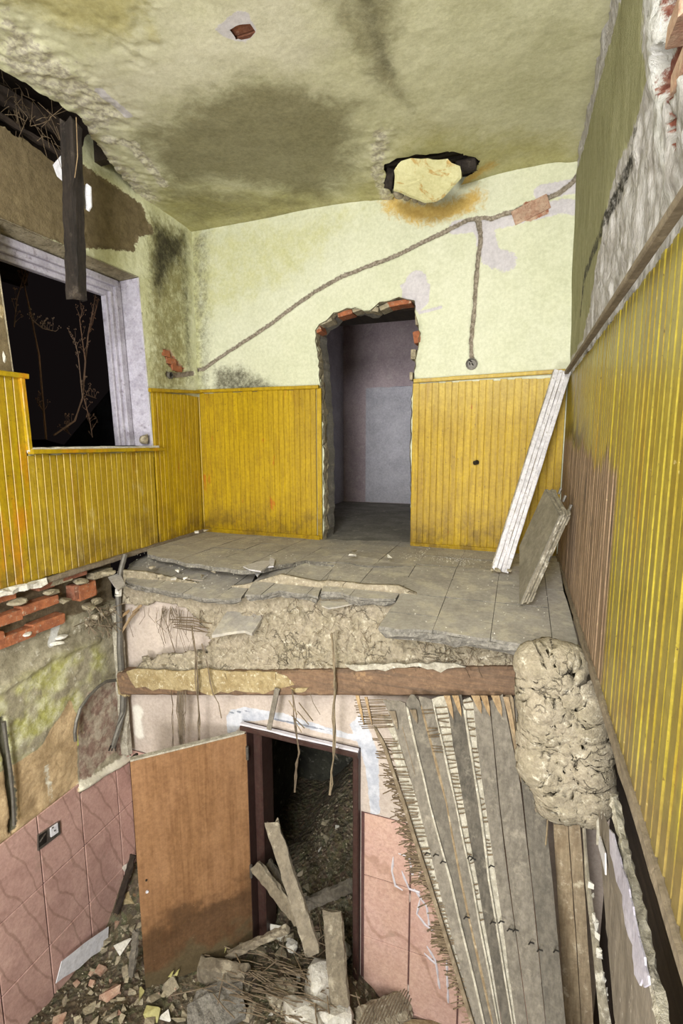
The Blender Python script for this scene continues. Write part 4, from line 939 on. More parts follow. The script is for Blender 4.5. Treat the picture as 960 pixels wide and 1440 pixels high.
MB().prism([(.01, PY-.003, -3.3), (1.08, PY-.003, -3.3), (1.08, PY-.003, -1.62), (.01, PY-.003, -1.62)], (0, .002, 0)).build('grout', MT['grout'], wall_pink)
# white smears of lime on the tiles (dried splashes)
k = M('lime_smear_on_tile'); MT['smear'] = k.fin('#c9c4cc', .7)
r2 = random.Random(31)
B = MB()
for pix in ([(553, 1205), (551, 1225), (556, 1245), (566, 1252)], [(560, 1200), (575, 1205), (580, 1230)], [(590, 1265), (586, 1285), (598, 1300), (610, 1310)], [(582, 1250), (600, 1275), (603, 1300)], [(600, 1330), (612, 1350), (618, 1390)], [(596, 1340), (612, 1355)], [(565, 1225), (575, 1250), (590, 1255)], [(628, 1350), (630, 1410)], [(584, 1200), (592, 1215), (590, 1235)]):
    B.tube([at(a, b, PY-.013) for a, b in rag(pix, 8, .3, r2, False)], [.003+.006*abs(math.sin(i_*1.3)) for i_ in range(len(rag(pix, 8, 0, r2, False)))], 5)
B.build('lime_smear', MT['smear'], wall_pink)

# --- doorway frame and open leaf
door = thing('door_1', (1.13, PY, -3.1), kind='structure')
fz = -1.19; 
timber((1.13, PY-.02, -3.2), (1.13, PY-.02, fz), .055, .12, (1, 0, 0), 1, 0, 8, .001).build('jamb', MT['frame'], door)
timber((1.19, PY+.10, -3.2), (1.19, PY+.10, fz-.02), .07, .18, (1, 0, 0), 1, 0, 8, .001).build('jamb_lining', MT['frame'], door)
timber((1.975, PY-.01, -3.2), (1.975, PY-.01, fz), .04, .10, (1, 0, 0), 2, 0, 8, .001).build('jamb', MT['frame'], door)
timber((1.10, PY-.02, fz+.015), (1.995, PY-.02, fz+.0), .04, .10, (0, 0, 1), 3, 0, 8, .001).build('lintel', MT['frame'], door)
timber((1.10, PY-.05, fz+.045), (1.995, PY-.05, fz+.03), .015, .03, (0, 0, 1), 3, 0, 8, .002).build('lintel_lip', MT['smear'], door)
hp0 = atz(351, 1030, -1.2); hp0 = np.array([1.155, 2.875, -1.2]); fe = atz(183, 1072, -1.2)
dv = (fe-hp0); dv[2] = 0; Ld = np.linalg.norm(dv); dv /= Ld; nrm = np.array([dv[1], -dv[0], 0]); 
if nrm[1] > 0: nrm = -nrm
leaf = thing('door_leaf', (0, 0, 0)); leaf.parent = door; leaf.location = tuple(hp0-np.array(door.location)); leaf['label'] = 'veneered brown door leaf standing open towards the left wall'
q = [hp0, hp0+dv*Ld, hp0+dv*Ld+np.array([0, 0, -1.95]), hp0+np.array([0, 0, -1.95])]
MB().prism(q, -nrm*.04).build('panel', MT['leaf'], leaf)
MB().prism([hp0+np.array([0, 0, .012])-nrm*.004, hp0+dv*Ld+np.array([0, 0, .012])-nrm*.004, hp0+dv*Ld-nrm*.004, hp0-nrm*.004], -nrm*.036).build('top_edge', MT['lime'], leaf)
for zz in (-.14, -1.1): MB().tube([hp0+np.array([.012, -.012, zz-.05]), hp0+np.array([.012, -.012, zz+.05])], .012, 8).build('hinge', MT['metal'], leaf)
pp = hp0+dv*(Ld-.05)+nrm*.003+np.array([0, 0, -.98]); MB().tube([pp, pp+nrm*.006], .010, 8).build('keyhole', MT['paper'], leaf)
MB().tube([pp+np.array([0, 0, .09]), pp+nrm*.006+np.array([0, 0, .09])], .007, 8).build('latch_hole', MT['black'], leaf)

# --- left wall of the lower room
q = lambda p: uvp('left', p)
def ll_attrs(U, V):
    a = {}
    a['green'] = .9*pm(U, V, q([(-80, 1000), (0, 975), (80, 925), (145, 905), (152, 960), (110, 1010), (60, 1050), (0, 1085), (-80, 1100)]), .05)*sst(.3, .6, fbm(U, V, 9, 4, 5))
    a['bright'] = .62*pm(U, V, q([(108, 1005), (125, 1020), (148, 1045), (125, 1055), (105, 1055)]), .04)+.6*pm(U, V, q([(60, 1010), (85, 1010), (75, 1030), (50, 1040)]), .05)*0
    a['tan'] = pm(U, V, q([(-80, 1130), (0, 1090), (60, 1050), (100, 985), (112, 1010), (112, 1110), (0, 1195), (-80, 1260)]), .02)
    a['pinkish'] = pm(U, V, q([(112, 1000), (125, 975), (150, 958), (185, 958), (190, 1070), (160, 1060), (112, 1110)]), .02)*.8
    a['grey'] = .9*lm(U, V, q([(85, 875), (76, 905)]), .03)
    a['dark'] = lm(U, V, q([(5, 1015), (12, 1060), (18, 1100), (22, 1140), (20, 1165)]), .028, .6)+.7*lm(U, V, q([(30, 1040), (80, 1030)]), 0.0)
    a['mortar'] = pm(U, V, q([(-100, 850), (0, 835), (80, 800), (180, 775), (180, 840), (130, 860), (85, 870), (0, 900), (-100, 940)]), .04)
    a['white'] = .8*lm(U, V, q([(112, 1105), (140, 1090), (182, 1062)]), .035, .7)+.55*lm(U, V, q([(68, 1080), (75, 1125)]), .03)
    return a
def ll_disp(U, V, a):
    n = fbm(U, V, 6, 4, 71)-.5; d = n*.03+(fbm(U, V, 20, 3, 75)-.5)*.012-.05*sst(.4, .7, a['mortar'])-.03*sst(.4, .6, np.clip(a['dark'], 0, 1))
    ledge = segdist(U, V, q([(-60, 985), (0, 975), (75, 925), (140, 900)]), False)[0]; d += .02*sst(.04, 0, ledge)
    d += .015*sst(-.45, -.6, V)
    cap = segdist(U, V, q([(112, 1108), (182, 1066)]), False)[0]; d += .05*sst(.06, 0, cap)
    return d
wll = sheet('wall_left_lower', 'left', -.6, PY+.02, -3.3, .76, .014, MT['lowleft'], attrs=ll_attrs, disp=lambda U, V, a: ll_disp(U, V, a)-.03)
def lput(u, z, d): return (d, u, z)
cols = [(-.27+.34*i-.02, .07+.34*i-.02) for i in range(0, 10)]
cols = [(2.11-.34*(7-i), 2.11-.34*(6-i)) for i in range(0, 9)]; cols.append((2.79, 2.94))
walltiles(wll, [(-2.57, -2.085), (-3.06, -2.57)], cols, lput, 'pinktile', 5)
for c0_, c1_ in cols:
    zt = -1.575 if c1_ < 2.46 else -1.66; walltiles(wll, [(-2.085, zt)], [(c0_, c1_)], lput, 'pinktile', int(c1_*50))
MB().prism([(.001, -.6, -3.3), (.001, PY, -3.3), (.001, PY, -1.69), (.001, 2.45, -1.62), (.001, -.6, -1.60)], (.003, 0, 0)).build('grout', MT['grout'], wll)
# exposed bricks
for i, (px, py, l, h_, mt) in enumerate([(-30, 905, .26, .065, 'bricko'), (20, 895, .24, .065, 'bricko'), (64, 876, .24, .065, 'bricko'), (-40, 880, .24, .065, 'bricko'), (5, 870, .2, .06, 'bricko'), (52, 850, .26, .06, 'bricko'), (118, 830, .16, .11, 'bricko'), (30, 822, .2, .05, 'mortar'), (78, 816, .2, .05, 'mortar'), (103, 832, .05, .1, 'brick'),
        (140, 806, .18, .05, 'mortar'), (-10, 842, .24, .05, 'bricko'), (100, 808, .2, .045, 'brick'), (60, 823, .12, .04, 'brick')]):
    p = atx(px, py, -.03); brick(wll, p, (.075, l, h_), mt, 600+i)
for i, (px, py, s) in enumerate([(72, 832, .04), (112, 818, .04), (148, 805, .05), (24, 846, .04), (90, 845, .04), (125, 852, .05), (135, 845, .04), (142, 868, .035), (88, 896, .03), (80, 905, .025), (37, 891, .02), (130, 870, .03)]):
    p = atx(px, py, .0); v, f_ = rock(p, (.05, s*1.6, s*.6), 650+i); mk('mortar_lump', v, f_, MT['mortar' if i < 8 else 'white'], wll)
# splintered straw and timber remains in the corner
B = MB(); r2 = random.Random(41)
for i in range(60):
    a = atx(r2.uniform(118, 165), r2.uniform(848, 880), .06); e = a+np.array([r2.uniform(0, .08), r2.uniform(-.12, .08), r2.uniform(-.1, .04)]); B.tube([a, e], r2.uniform(.002, .006), 4)
o = B.build('splinter_nest', MT['plankb']); tag(o, 'nest of splinters and straw in the wall pocket left of the conduit', 'splinters', kind='stuff')
for i, (px, py) in enumerate([(132, 868), (145, 862), (156, 857), (125, 876)]):
    v, f_ = rock(atx(px, py, .05), (.04, .05, .03), 680+i); o = mk('clay_clod', v, f_, MT['mud']); tag(o, 'clay clod lodged in the wall pocket left of the conduit', 'clod', 'clods in the wall pocket')
# rough corner post with flaking plaster between wall and partition
cp = thing('corner_pier', (.1, 2.86, -1.6), 'narrow flaking plaster pier in the corner beside the open door', 'pier')
timber(at(163, 850, 2.86), at(178, 1060, 2.86), .07, .05, (1, 0, 0), 90, .01, 16, .006).build('pier', MT['lime'], cp)
# conduit and bent cable
con = thing('conduit_pipe', atx(168, 1050, .09), 'thick grey conduit hanging down the wall corner to the bent free end', 'pipe')
MB().tube([atx(a, b, .09) for a, b in rag([(176, 780), (170, 800), (166, 835), (167, 870), (169, 910), (171, 945), (173, 975), (172, 1000), (168, 1022), (161, 1045), (158, 1052)], 20, 1., rd, False)], [.020, .020, .021, .023, .022, .023, .025, .026, .024, .022]*3, 8).build('tube', MT['lead'], con); tub = con.children[0]
MB().tube([atx(167, 828, .09), atx(166.5, 838, .09)], .025, 8).build('tape_band', MT['white'], tub)
for dx in (-3, 0, 4): MB().tube([atx(159+dx, 1048, .09), atx(157+dx*1.3, 1056, .09)], .006, 4).build('wire_end', MT['black'], tub)
cab = MB().tube([atx(a, b, .05) for a, b in [(168, 956), (150, 958), (138, 966), (124, 980), (113, 996), (107, 1015), (105, 1030), (106, 1042)]], .012, 6).build('bent_cable', MT['lead']); tag(cab, 'thin bent cable arching left from the conduit over the green stain', 'cable')
cab = MB().tube([atx(a, b, .03) for a, b in [(5, 1015), (9, 1045), (14, 1080), (18, 1120), (20, 1160)]], [.014, .011, .013, .01, .012], 6).build('wall_cable', MT['lead']); tag(cab, 'grey cable in the dark groove at the far left of the lower wall', 'cable')
# double socket on the tiles
so = thing('socket_plate', atx(68, 1172, .015), 'metal double socket box set in the pink tiles with one white outlet', 'socket')
def lq(pts, x0, x1): return [tuple(atx(a, b, x0)) for a, b in pts], x1-x0
P, dx = lq([(52, 1174), (82, 1154), (83, 1172), (52, 1196)], .012, .026); MB().prism(P, (dx, 0, 0)).build('plate', MT['metal'], so)
P, dx = lq([(70, 1164), (80, 1157), (81, 1170), (71, 1177)], .026, .034); outl = MB().prism(P, (dx, 0, 0)).build('outlet', MT['paper'], so)
P, dx = lq([(54, 1176), (65, 1168), (65, 1184), (54, 1192)], .026, .03); MB().prism(P, (dx, 0, 0)).build('open_box', MT['black'], so)
for a, b in ((74, 1164), (77, 1168)): MB().tube([atx(a, b, .033), atx(a, b, .037)], .006, 6).build('pin_hole', MT['black'], outl)
MB().tube([atx(56, 1184, .03), atx(60, 1178, .05), atx(64, 1172, .03)], .004, 4).build('wire', MT['lead'], so)

# --- right side of the lower room
def rl(u, v, d): return np.stack([3.245+0*u-d, u, v], -1)
PL['rlow'] = (rl, lambda x, y: atx(x, y, 3.245)[[1, 2]])
top = rag([(2.9, -.47), (2.2, -.43), (1.8, -.36), (1.4, -.31), (.9, -.30), (-.5, -.30)], .05, .012, rd, False)
pe = [tuple(PL['rlow'][1](a, b)) for a, b in [(845, 1180), (850, 1250), (861, 1440)]]
keep = [(pe[2][0], -3.3)]+pe[::-1]+rag([(1.78, -.42), (1.66, -.31), (1.0, -.26), (-.5, -.26)], .05, .010, rd, False)+[(-1.1, -.26), (-1.1, -3.3)]
wrl = sheet('wall_right_lower', 'rlow', -1.1, 2.94, -3.3, -.24, .02, MT['greypanel'], keep=keep, disp=lambda U, V, a: (fbm(U, V, 3, 3, 81)-.5)*.02+.012*sst(-.5, -.36, V))
MB().box((3.5, -1.2, -3.3), (3.52, PY+.3, 0.0)).build('gap_backing', MT['dark'], wrl)  # dark sheet stands in for the shade inside the gap
MB().box((3.27, -1.2, -.012), (3.52, PY+.3, -.002)).build('gap_top', MT['dark'], wrl)  # unseen lid added to keep lamp light out of the gap
a_, b_ = atx(862, 1120, 3.24), atx(934, 1440, 3.24)
timber(a_, b_+(b_-a_)*1.5, .028, .02, (0, 0, 1), 93, .03, 60, .005).build('plaster_edge', MT['lime'], wrl)
# torn lilac wallpaper strip
P = [atx(a, b, 3.215) for a, b in rag([(857, 1165), (862, 1172), (870, 1205), (884, 1250), (893, 1300), (905, 1345), (912, 1385), (905, 1388), (902, 1376), (898, 1386), (892, 1370), (888, 1330), (879, 1300), (874, 1260), (866, 1240), (858, 1200)], 12, 1.0, rd)]
o = MB().prism(P, (.004, 0, 0)).build('torn_wallpaper', MT['lilac']); tag(o, 'torn lilac paper strip peeling from the grey lower wall at right', 'wallpaper')
P = [atx(a, b, 3.22) for a, b in rag([(843, 1175), (850, 1200), (851, 1230), (846, 1210), (841, 1190)], 12, .8, rd)]
o = MB().prism(P, (.004, 0, 0)).build('torn_wallpaper', MT['whitepaint']); tag(o, 'small curled white paper scrap left of the lilac strip', 'wallpaper')

# --- collapsed lath ceiling: planks fanned out on one leaning sheet
KP = .42; n_pl = np.array([0, -1.0, KP]); n_pl = n_pl/np.linalg.norm(n_pl); p_pl = np.array([3, Yb-.06, -.52])
def pp_(px, py, off=0): return atplane(px, py, p_pl+n_pl*off, n_pl)
cc_ = thing('collapsed_ceiling', pp_(700, 978), 'collapsed plank ceiling leaning down in a fan below the right half of the beam', 'ceiling planks')
YS = [976, 1010, 1050, 1090, 1130, 1180, 1237, 1300, 1370, 1440, 1520, 1620]
def line(pts):
    ys, xs = zip(*pts)
    def f(y):
        if y > ys[-1]: return xs[-1]+(xs[-1]-xs[-2])/(ys[-1]-ys[-2])*(y-ys[-1])
        return float(np.interp(y, ys, xs))
    return f
E0 = line([(976, 534), (1023, 555), (1130, 587), (1237, 613), (1440, 667)]); E2 = line([(976, 567), (1130, 603), (1237, 632), (1440, 680)])
E3 = line([(976, 587), (1130, 627), (1237, 647), (1440, 692)]); E4 = line([(976, 605), (1130, 640), (1237, 662), (1440, 700)])
E5 = line([(976, 625), (1130, 651), (1237, 670), (1440, 705)]); E6 = line([(976, 649), (1062, 662), (1140, 675), (1237, 687), (1440, 720)])
E7 = line([(976, 663), (1062, 672), (1140, 683), (1237, 697), (1440, 725)]); E8 = line([(976, 687), (1130, 702), (1237, 715), (1440, 742)])
E9 = line([(976, 707), (1097, 731), (1237, 747), (1440, 767)]); E9b = line([(976, 722), (1097, 732), (1237, 747), (1440, 767)]); E10 = line([(976, 748), (1130, 766), (1237, 777), (1440, 796)])
def board(name, L, R, mat, off, th, y0=976, y1=1620, rag_top=12, seed=0, parent=cc_, gap=.6, wob=.35, tilt=0):
    rnd = random.Random(seed); ys = [y for y in YS if y0 < y < y1]; ys = [y0]+ys+[y1]; B = MB(); v = []
    tops = [rnd.uniform(0, rag_top) for _ in range(5)]
    for i, y in enumerate(ys):
        row = []
        for k in range(5):
            yy = y+(tops[k] if i == 0 else 0); l, r_ = L(yy)+gap, R(yy)-gap
            if i == len(ys)-1 and name != 'plank': yy = y
            x = l+(r_-l)*k/4+(rnd.uniform(-wob, wob) if k in (0, 4) else 0)
            row.append(pp_(x, yy, off+tilt*(k-2)/2+(0 if k not in (0, 4) else -.002)))
        v += row+[p-n_pl*th for p in row[::-1]]
    f = []
    for i in range(len(ys)-1):
        for k in range(10): f.append((i*10+k, i*10+(k+1) % 10, (i+1)*10+(k+1) % 10, (i+1)*10+k))
    f += [tuple(range(10))[::-1], tuple(range((len(ys)-1)*10, len(ys)*10))]
    return B.add(v, f).build(name, MT[mat], parent)
board('plank', E0, E2, 'plank', .015, .022, seed=1, y0=982, rag_top=14, tilt=.004)
board('plank', lambda y: E0(y)+.42*(E2(y)-E0(y)), lambda y: E0(y)+.5*(E2(y)-E0(y)), 'freshwood', .018, .008, seed=21, y0=1020, y1=1090)
board('plank', E2, E3, 'plankd', .010, .022, seed=2)
board('plank', E3, E4, 'plank', .018, .022, seed=3, tilt=-.004)
board('plank', E5, E6, 'plankd', .014, .022, seed=4)
board('plank', E7, E8, 'plank', .012, .022, seed=5)
board('plank', E8, E9, 'plank', .016, .022, seed=6, tilt=.003)
board('plank', E9, lambda y: max(E9b(y), E9(y)+2.5), 'oldwood', .010, .018, seed=7, y1=1100)
board('plank', E9b, E10, 'plankd', .010, .022, seed=8)
for nm, L_, R_ in (('s', E2, E3), ('s', E3, E4), ('s', E4, E5), ('s', E6, E7)):   # pale sawn edges beside the planks
    board('sawn_edge', lambda y, L_=L_: L_(y)-.9, lambda y, L_=L_: L_(y)+2.0, 'lime' if L_ is not E3 else 'oldwood', .022, .01, y0=990, gap=0, seed=int(L_(1000)), wob=.6)
# plaster keys and reeds between planks
board('plaster_strip', E4, E5, 'lime', .004, .012, seed=9, gap=-.8, y0=978, wob=1.2)
board('plaster_strip', E6, E7, 'lime', .004, .012, seed=10, gap=-.8, y0=978, wob=1.2)
board('plaster_strip', lambda y: E0(y)-4-.12*(E0(1180)-E0(min(y, 1180))), lambda y: E0(y)+2, 'lime', .0, .010, y0=1000, seed=11, wob=2)
board('plaster_strip', lambda y: line([(990, 535), (1050, 548), (1130, 570), (1237, 602), (1440, 662)])(y), E0, 'lime', .0, .01, y0=1040, seed=12, wob=1)
B = MB(); r2 = random.Random(14)
def reed_row(L, R, y0, y1, step, off, B, over=1.5, dens=1.):
    y = y0
    while y < y1:
        y += step*r2.uniform(.6, 1.5)
        if r2.random() > dens: continue
        l, r_ = L(y)-r2.uniform(-over, over), R(y)+r2.uniform(-over, over); s = r2.uniform(-3, 3)
        a, b = pp_(l, y-s*.5, off), pp_(r_, y+s*.5, off); B.tube([a, (a+b)/2+n_pl*.004, b], r2.uniform(.0022, .004), 4)
reed_row(E4, E5, 980, 1290, 5.5, .010, B, 1, .62); reed_row(E6, E7, 980, 1200, 5.5, .010, B, 1, .62); reed_row(E3, E4, 985, 1080, 5, .022, B, -1, .5)
B.build('reed_lathing', MT['reed'], cc_)['kind'] = 'stuff'
B = MB(); LL = line([(1000, 519), (1050, 545), (1130, 565), (1237, 596), (1440, 660)])
reed_row(lambda y: LL(y)-(12 if y < 1070 else 5 if y < 1230 else 2)-9*fbm(y, 0., .05, 3, 3), E0, 1035, 1435, 3.6, .008, B, 5, .85)
reed_row(lambda y: 497+.3*(y-980), lambda y: 540+.3*(y-980), 982, 1022, 2.5, .004, B, 4, 1.)
for i in range(260):                                    # the frayed fringe in front of the tiles
    y = r2.choice([r2.gauss(1110, 25), r2.gauss(1175, 22), r2.gauss(1225, 14), r2.gauss(1320, 10), r2.uniform(1240, 1420)]); x = LL(y); a = pp_(x+4, y, .0)
    b = pp_(x-r2.uniform(2, 22)*(1 if y < 1260 else .8), y+r2.uniform(-14, 12), -.01-r2.uniform(0, .06)); B.tube([a, (a+b)/2, b], r2.uniform(.002, .004), 4)
B.build('reed_fringe', MT['reed'], cc_)['kind'] = 'stuff'
v0 = line([(1018, 524), (1050, 540), (1130, 567), (1237, 601), (1440, 664)])
board('edge_lath', lambda y: v0(y)-2.6, lambda y: v0(y)+2.8, 'plankb', .03, .018, y0=1020, gap=0, seed=15, rag_top=18)
for i, (x, y, w_, l) in enumerate([(502, 978, 5, 42), (514, 980, 4, 40), (628, 978, 9, 34), (640, 978, 9, 30), (668, 978, 12, 26), (680, 978, 10, 30), (696, 978, 12, 30), (711, 980, 8, 60), (730, 990, 6, 22), (742, 988, 6, 18), (551, 1000, 9, 26), (580, 998, 9, 20)]):
    P = [pp_(x-w_/2, y, .03), pp_(x+w_/2, y, .03), pp_(x+w_/2+l*.12, y+l*.6, .03), pp_(x+w_*.3+l*.2, y+l, .03), pp_(x+l*.12, y+l*.7, .03)]
    MB().prism(P, -n_pl*.012).build('broken_tongue', MT['freshwood' if i < 8 else 'plankb'], cc_)
def screen_x(o_, y):
    P_ = np.array([v_.co[:] for v_ in o_.data.vertices])+wloc(o_)-CAM; X_ = 480+F_PX*(P_@RT)/(P_@fw); Y_ = 720-F_PX*(P_@UP)/(P_@fw); k_ = np.abs(Y_-y) < 70
    return X_[k_].mean() if k_.any() else 1e6
for i, (x, y) in enumerate([(612, 1202), (660, 1205), (664, 1208), (692, 1297), (704, 1296), (716, 1307), (724, 1308), (746, 1326), (758, 1336), (781, 1337), (600, 1200), (622, 1212), (655, 1290), (690, 1218)]):
    a = pp_(x-3, y+2, .03); b = pp_(x, y-1, .05); c = pp_(x+5, y+1, .045); MB().tube([a, b, c], .0035, 5).build('bent_nail', MT['black'], min([q_ for q_ in cc_.children if q_.name.startswith('plank')], key=lambda q_: abs(screen_x(q_, y)-x)))
# upright boards right of the fan
o = MB().prism([at(777, 1125, 2.55), at(800, 1125, 2.55), at(835, 1640, 2.2), at(815, 1640, 2.2)], (0, .03, 0)); 
def upright(pix, y0, y1, mat, label, seed, th=.03):
    rnd = random.Random(seed); L_, R_ = pix; v = []; ys = [1120+i*40 for i in range(15)]
    for i, y in enumerate(ys):
        dep = y0+(y1-y0)*i/14; l, r_ = line(L_)(y)+rnd.uniform(-.5, .5), line(R_)(y)+rnd.uniform(-.5, .5); row = [at(l, y, dep), at((l+r_)/2, y, dep-.004), at(r_, y, dep)]
        v += row+[p+np.array([0, th, 0]) for p in row[::-1]]
    f = [(i*6+k, i*6+(k+1) % 6, (i+1)*6+(k+1) % 6, (i+1)*6+k) for i in range(14) for k in range(6)]+[(5, 4, 3, 2, 1, 0), tuple(range(84, 90))]
    o = MB().add(v, f).build('upright_board', MT[mat]); tag(o, label, 'board'); return o
upright(([(1120, 775), (1440, 795)], [(1120, 797), (1180, 799), (1340, 811), (1440, 816)]), 2.58, 2.35, 'oldwood', 'left half of the pale upright boards beside the grey plank fan', 1)
upright(([(1120, 798), (1180, 800), (1340, 812), (1440, 817)], [(1120, 813), (1440, 834)]), 2.59, 2.36, 'oldwood', 'right half of the pale upright boards beside the grey plank fan', 2)
upright(([(1150, 818), (1240, 823), (1440, 843)], [(1150, 822), (1240, 829), (1440, 859)]), 2.42, 2.15, 'sash', 'narrow pale board with flaking edge just left of the grey lower wall', 3)
r2 = random.Random(17)
for i in range(16):
    y = r2.uniform(1240, 1438); x = line([(1240, 830), (1440, 855)])(y); v, f_ = rock(at(x, y, 2.3), (.008, .012, .02), 700+i, 1); o = mk('plaster_flake', v, f_, MT['white']); tag(o, 'white plaster flake stuck along the narrow pale board edge', 'flake', 'flakes on the narrow board')

# --- the lump of clay hanging beside the beam
lump_px = [(748, 925), (770, 920), (806, 928), (812, 945), (820, 965), (833, 992), (826, 1002), (836, 1030), (842, 1046), (836, 1062), (838, 1090), (842, 1110), (836, 1130), (828, 1138), (806, 1130), (792, 1132), (776, 1128), (770, 1108), (762, 1090), (750, 1078), (749, 1050), (751, 1005), (748, 965)]
lump_px = rag(lump_px, 7, 1.8, rd)
nu_, nv_ = 70, 120; xs = np.linspace(744, 846, nu_); ys = np.linspace(916, 1142, nv_); X, Y = np.meshgrid(xs, ys); xf, yf = X.ravel(), Y.ravel()
sd = sdpoly(xf, yf, lump_px); dep = 2.38+.02*(yf-916)/220-.05*sst(-1, 8, sd)+(fbm(xf, yf, .022, 3, 91)-.5)*.07+(fbm(xf, yf, .12, 4, 95)-.5)*.022
step_ = segdist(xf, yf, [(757, 1045), (775, 1065), (795, 1088), (815, 1097), (836, 1098)], False)[0]; below = (yf > np.interp(xf, [757, 775, 795, 815, 836], [1045, 1065, 1088, 1097, 1098]))
dep = dep+.035*below*sst(14, 0, step_)+.03*sst(5, 0, segdist(xf, yf, [(750, 1000), (775, 1002), (800, 998), (822, 1006)], False)[0])
for ln in ([(760, 955), (785, 968), (790, 990)], [(775, 930), (790, 950), (815, 945)], [(770, 1040), (790, 1060), (800, 1085)], [(800, 960), (820, 985)], [(780, 1100), (800, 1112), (830, 1110)]):
    dep = dep+.02*sst(2.5, 0, segdist(xf+(fbm(xf, yf, .1, 2, 3)-.5)*8, yf, ln, False)[0])
P = np.array([at(a, b, c) for a, b, c in zip(xf, yf, dep)]); Pb = np.array([at(a, b, c) for a, b, c in zip(xf, yf, dep*0+2.52)])
Q = []
for j in range(nv_-1):
    for i in range(nu_-1): Q.append((j*nu_+i, j*nu_+i+1, (j+1)*nu_+i+1, (j+1)*nu_+i))
Q = np.array(Q); Q = Q[sd[Q].mean(1) > 0]
lump = thing('hanging_clay_lump', at(795, 1130, 2.42), 'thick pale clay and straw lump hanging between beam end and right wall', 'clay lump')
lbody = o = mk('lump_body', P, Q.tolist(), MT['mud'], lump, True); s_ = o.modifiers.new('t', 'SOLIDIFY'); s_.thickness = .09; s_.offset = -1 
timber(at(758, 1085, 2.44), at(760, 1142, 2.44), .05, .02, (1, 0, 0), 61, .02, 6, .003).build('lath_stub', MT['plankb'], lump)
timber(at(842, 1118, 2.3), at(845, 1190, 2.25), .035, .02, (1, 0, 0), 62, .03, 8, .003).build('lath_stub', MT['lime'], lump)
MB().tube([at(x, y, 2.42) for x, y in [(768, 1118), (770, 1150), (769, 1170), (767, 1188)]], .004, 4).build('root', MT['reedl'], lump)
for i in range(14):
    x = rd.uniform(775, 838); v, f_ = rock(at(x, 1130+rd.uniform(-6, 6), 2.42), (.02, .02, .014), 720+i, 1); mk('crumb', v, f_, MT['mud'], lbody)

# --- rubble
def hz(x, y):
    x = np.asarray(x, float); y = np.asarray(y, float)
    h = -2.97-.18*sst(1.9, 2.3, x)+.34*sst(2.5, 2.85, y)*sst(.45, .1, x)
    h = h+.16*np.exp(-((x-1.85)/.35)**2-((y-2.45)/.5)**2)+.10*np.exp(-((x-.55)/.4)**2-((y-1.9)/.3)**2)
    h = h+.45*sst(3.0, 4.4, y)*sst(.9, 1.5, x)
    return h+(fbm(x, y, 4, 4, 101)-.5)*.10+(fbm(x, y, 18, 3, 105)-.5)*.03
nx, ny = 230, 290; X, Y = np.meshgrid(np.linspace(-.05, 3.34, nx), np.linspace(.4, 4.9, ny)); Z = hz(X, Y)
P = np.stack([X.ravel(), Y.ravel(), Z.ravel()], -1); Q = [(j*nx+i, j*nx+i+1, (j+1)*nx+i+1, (j+1)*nx+i) for j in range(ny-1) for i in range(nx-1)]
o = mk('rubble_floor', P, Q, MT['heap'], None, True); o['kind'] = 'structure'
o = MB().box((-.1, -2.3, -3.4), (3.5, 5., -3.3)).build('floor_lower', MT['mortar']); o['kind'] = 'structure'
r2 = random.Random(55)
B = MB()
for i in range(2600):
    x, y = r2.uniform(.0, 3.0), r2.uniform(1.7, 3.0)
    if i > 1900: x, y = r2.uniform(1.2, 1.95), r2.uniform(2.9, 4.2)
    s = r2.uniform(.004, .014); z = float(hz(x, y))+s*.3; c = np.array([x, y, z])
    q = [c+np.array([r2.uniform(-1, 1), r2.uniform(-1, 1), r2.uniform(-.5, .5)])*s for _ in range(4)]+[c+np.array([0, 0, s])]
    B.add(q, [(0, 1, 4), (1, 2, 4), (2, 3, 4), (3, 0, 4)])
o = B.build('fine_rubble', MT['stone']); tag(o, 'fine grit and chips covering the rubble heap in the lower room', 'rubble', kind='stuff')
for i in range(230):
    if i >= 120: x, y = (r2.uniform(.05, 1.2), r2.uniform(1.95, 2.8)) if i % 3 else (r2.uniform(1.1, 2.3), r2.uniform(2.2, 2.9))
    elif i < 60: x, y = r2.uniform(.05, 1.3), r2.uniform(1.95, 2.75)
    elif i < 100: x, y = r2.uniform(1.1, 2.5), r2.uniform(2.2, 2.9)
    else: x, y = r2.uniform(1.25, 1.9), r2.uniform(3.0, 4.0)
    s = r2.uniform(.015, .045) if i < 120 else r2.uniform(.01, .028); v, f_ = rock((x, y, float(hz(x, y))+s*.25), (s, s*r2.uniform(.6, 1), s*r2.uniform(.4, .7)), 800+i, 1)
    mt = r2.choice(['stone', 'stone', 'mortar', 'mud', 'mud', 'white'] if x > 1.1 else ['stone', 'mortar', 'stone', 'mortar', 'mortar', 'brickd'])
    o = mk('rubble_stone', v, f_, MT[mt]); look = {'stone': 'grey-brown', 'mortar': 'olive-brown', 'mud': 'pale clay', 'white': 'white plaster', 'brickd': 'reddish brick'}[mt]
    plc = 'between the left tiles and the open door' if x < 1.2 and y < 2.95 else 'on the central heap before the doorway' if y < 2.95 else 'inside the dark cellar doorway'
    tag(o, look+' stone lying in the rubble '+plc, 'stone', look+' stones '+plc)
def onheap(px, py, dz=0.):                      # where the ray through a pixel meets the heap
    d = ray(px, py); d = d/np.linalg.norm(d); t_ = 2.5
    while t_ < 8:
        p = CAM+d*t_
        if p[2] < float(hz(p[0], p[1]))+dz: return p
        t_ += .01
    return p
def chunk(name, px, py, size, mat, label, cat, seed, dz=.03, sub=1, grp=None):
    p = onheap(px, py, dz); v, f_ = rock(p, size, seed, sub); o = mk(name, v, f_, MT[mat]); tag(o, label, cat, grp); return o
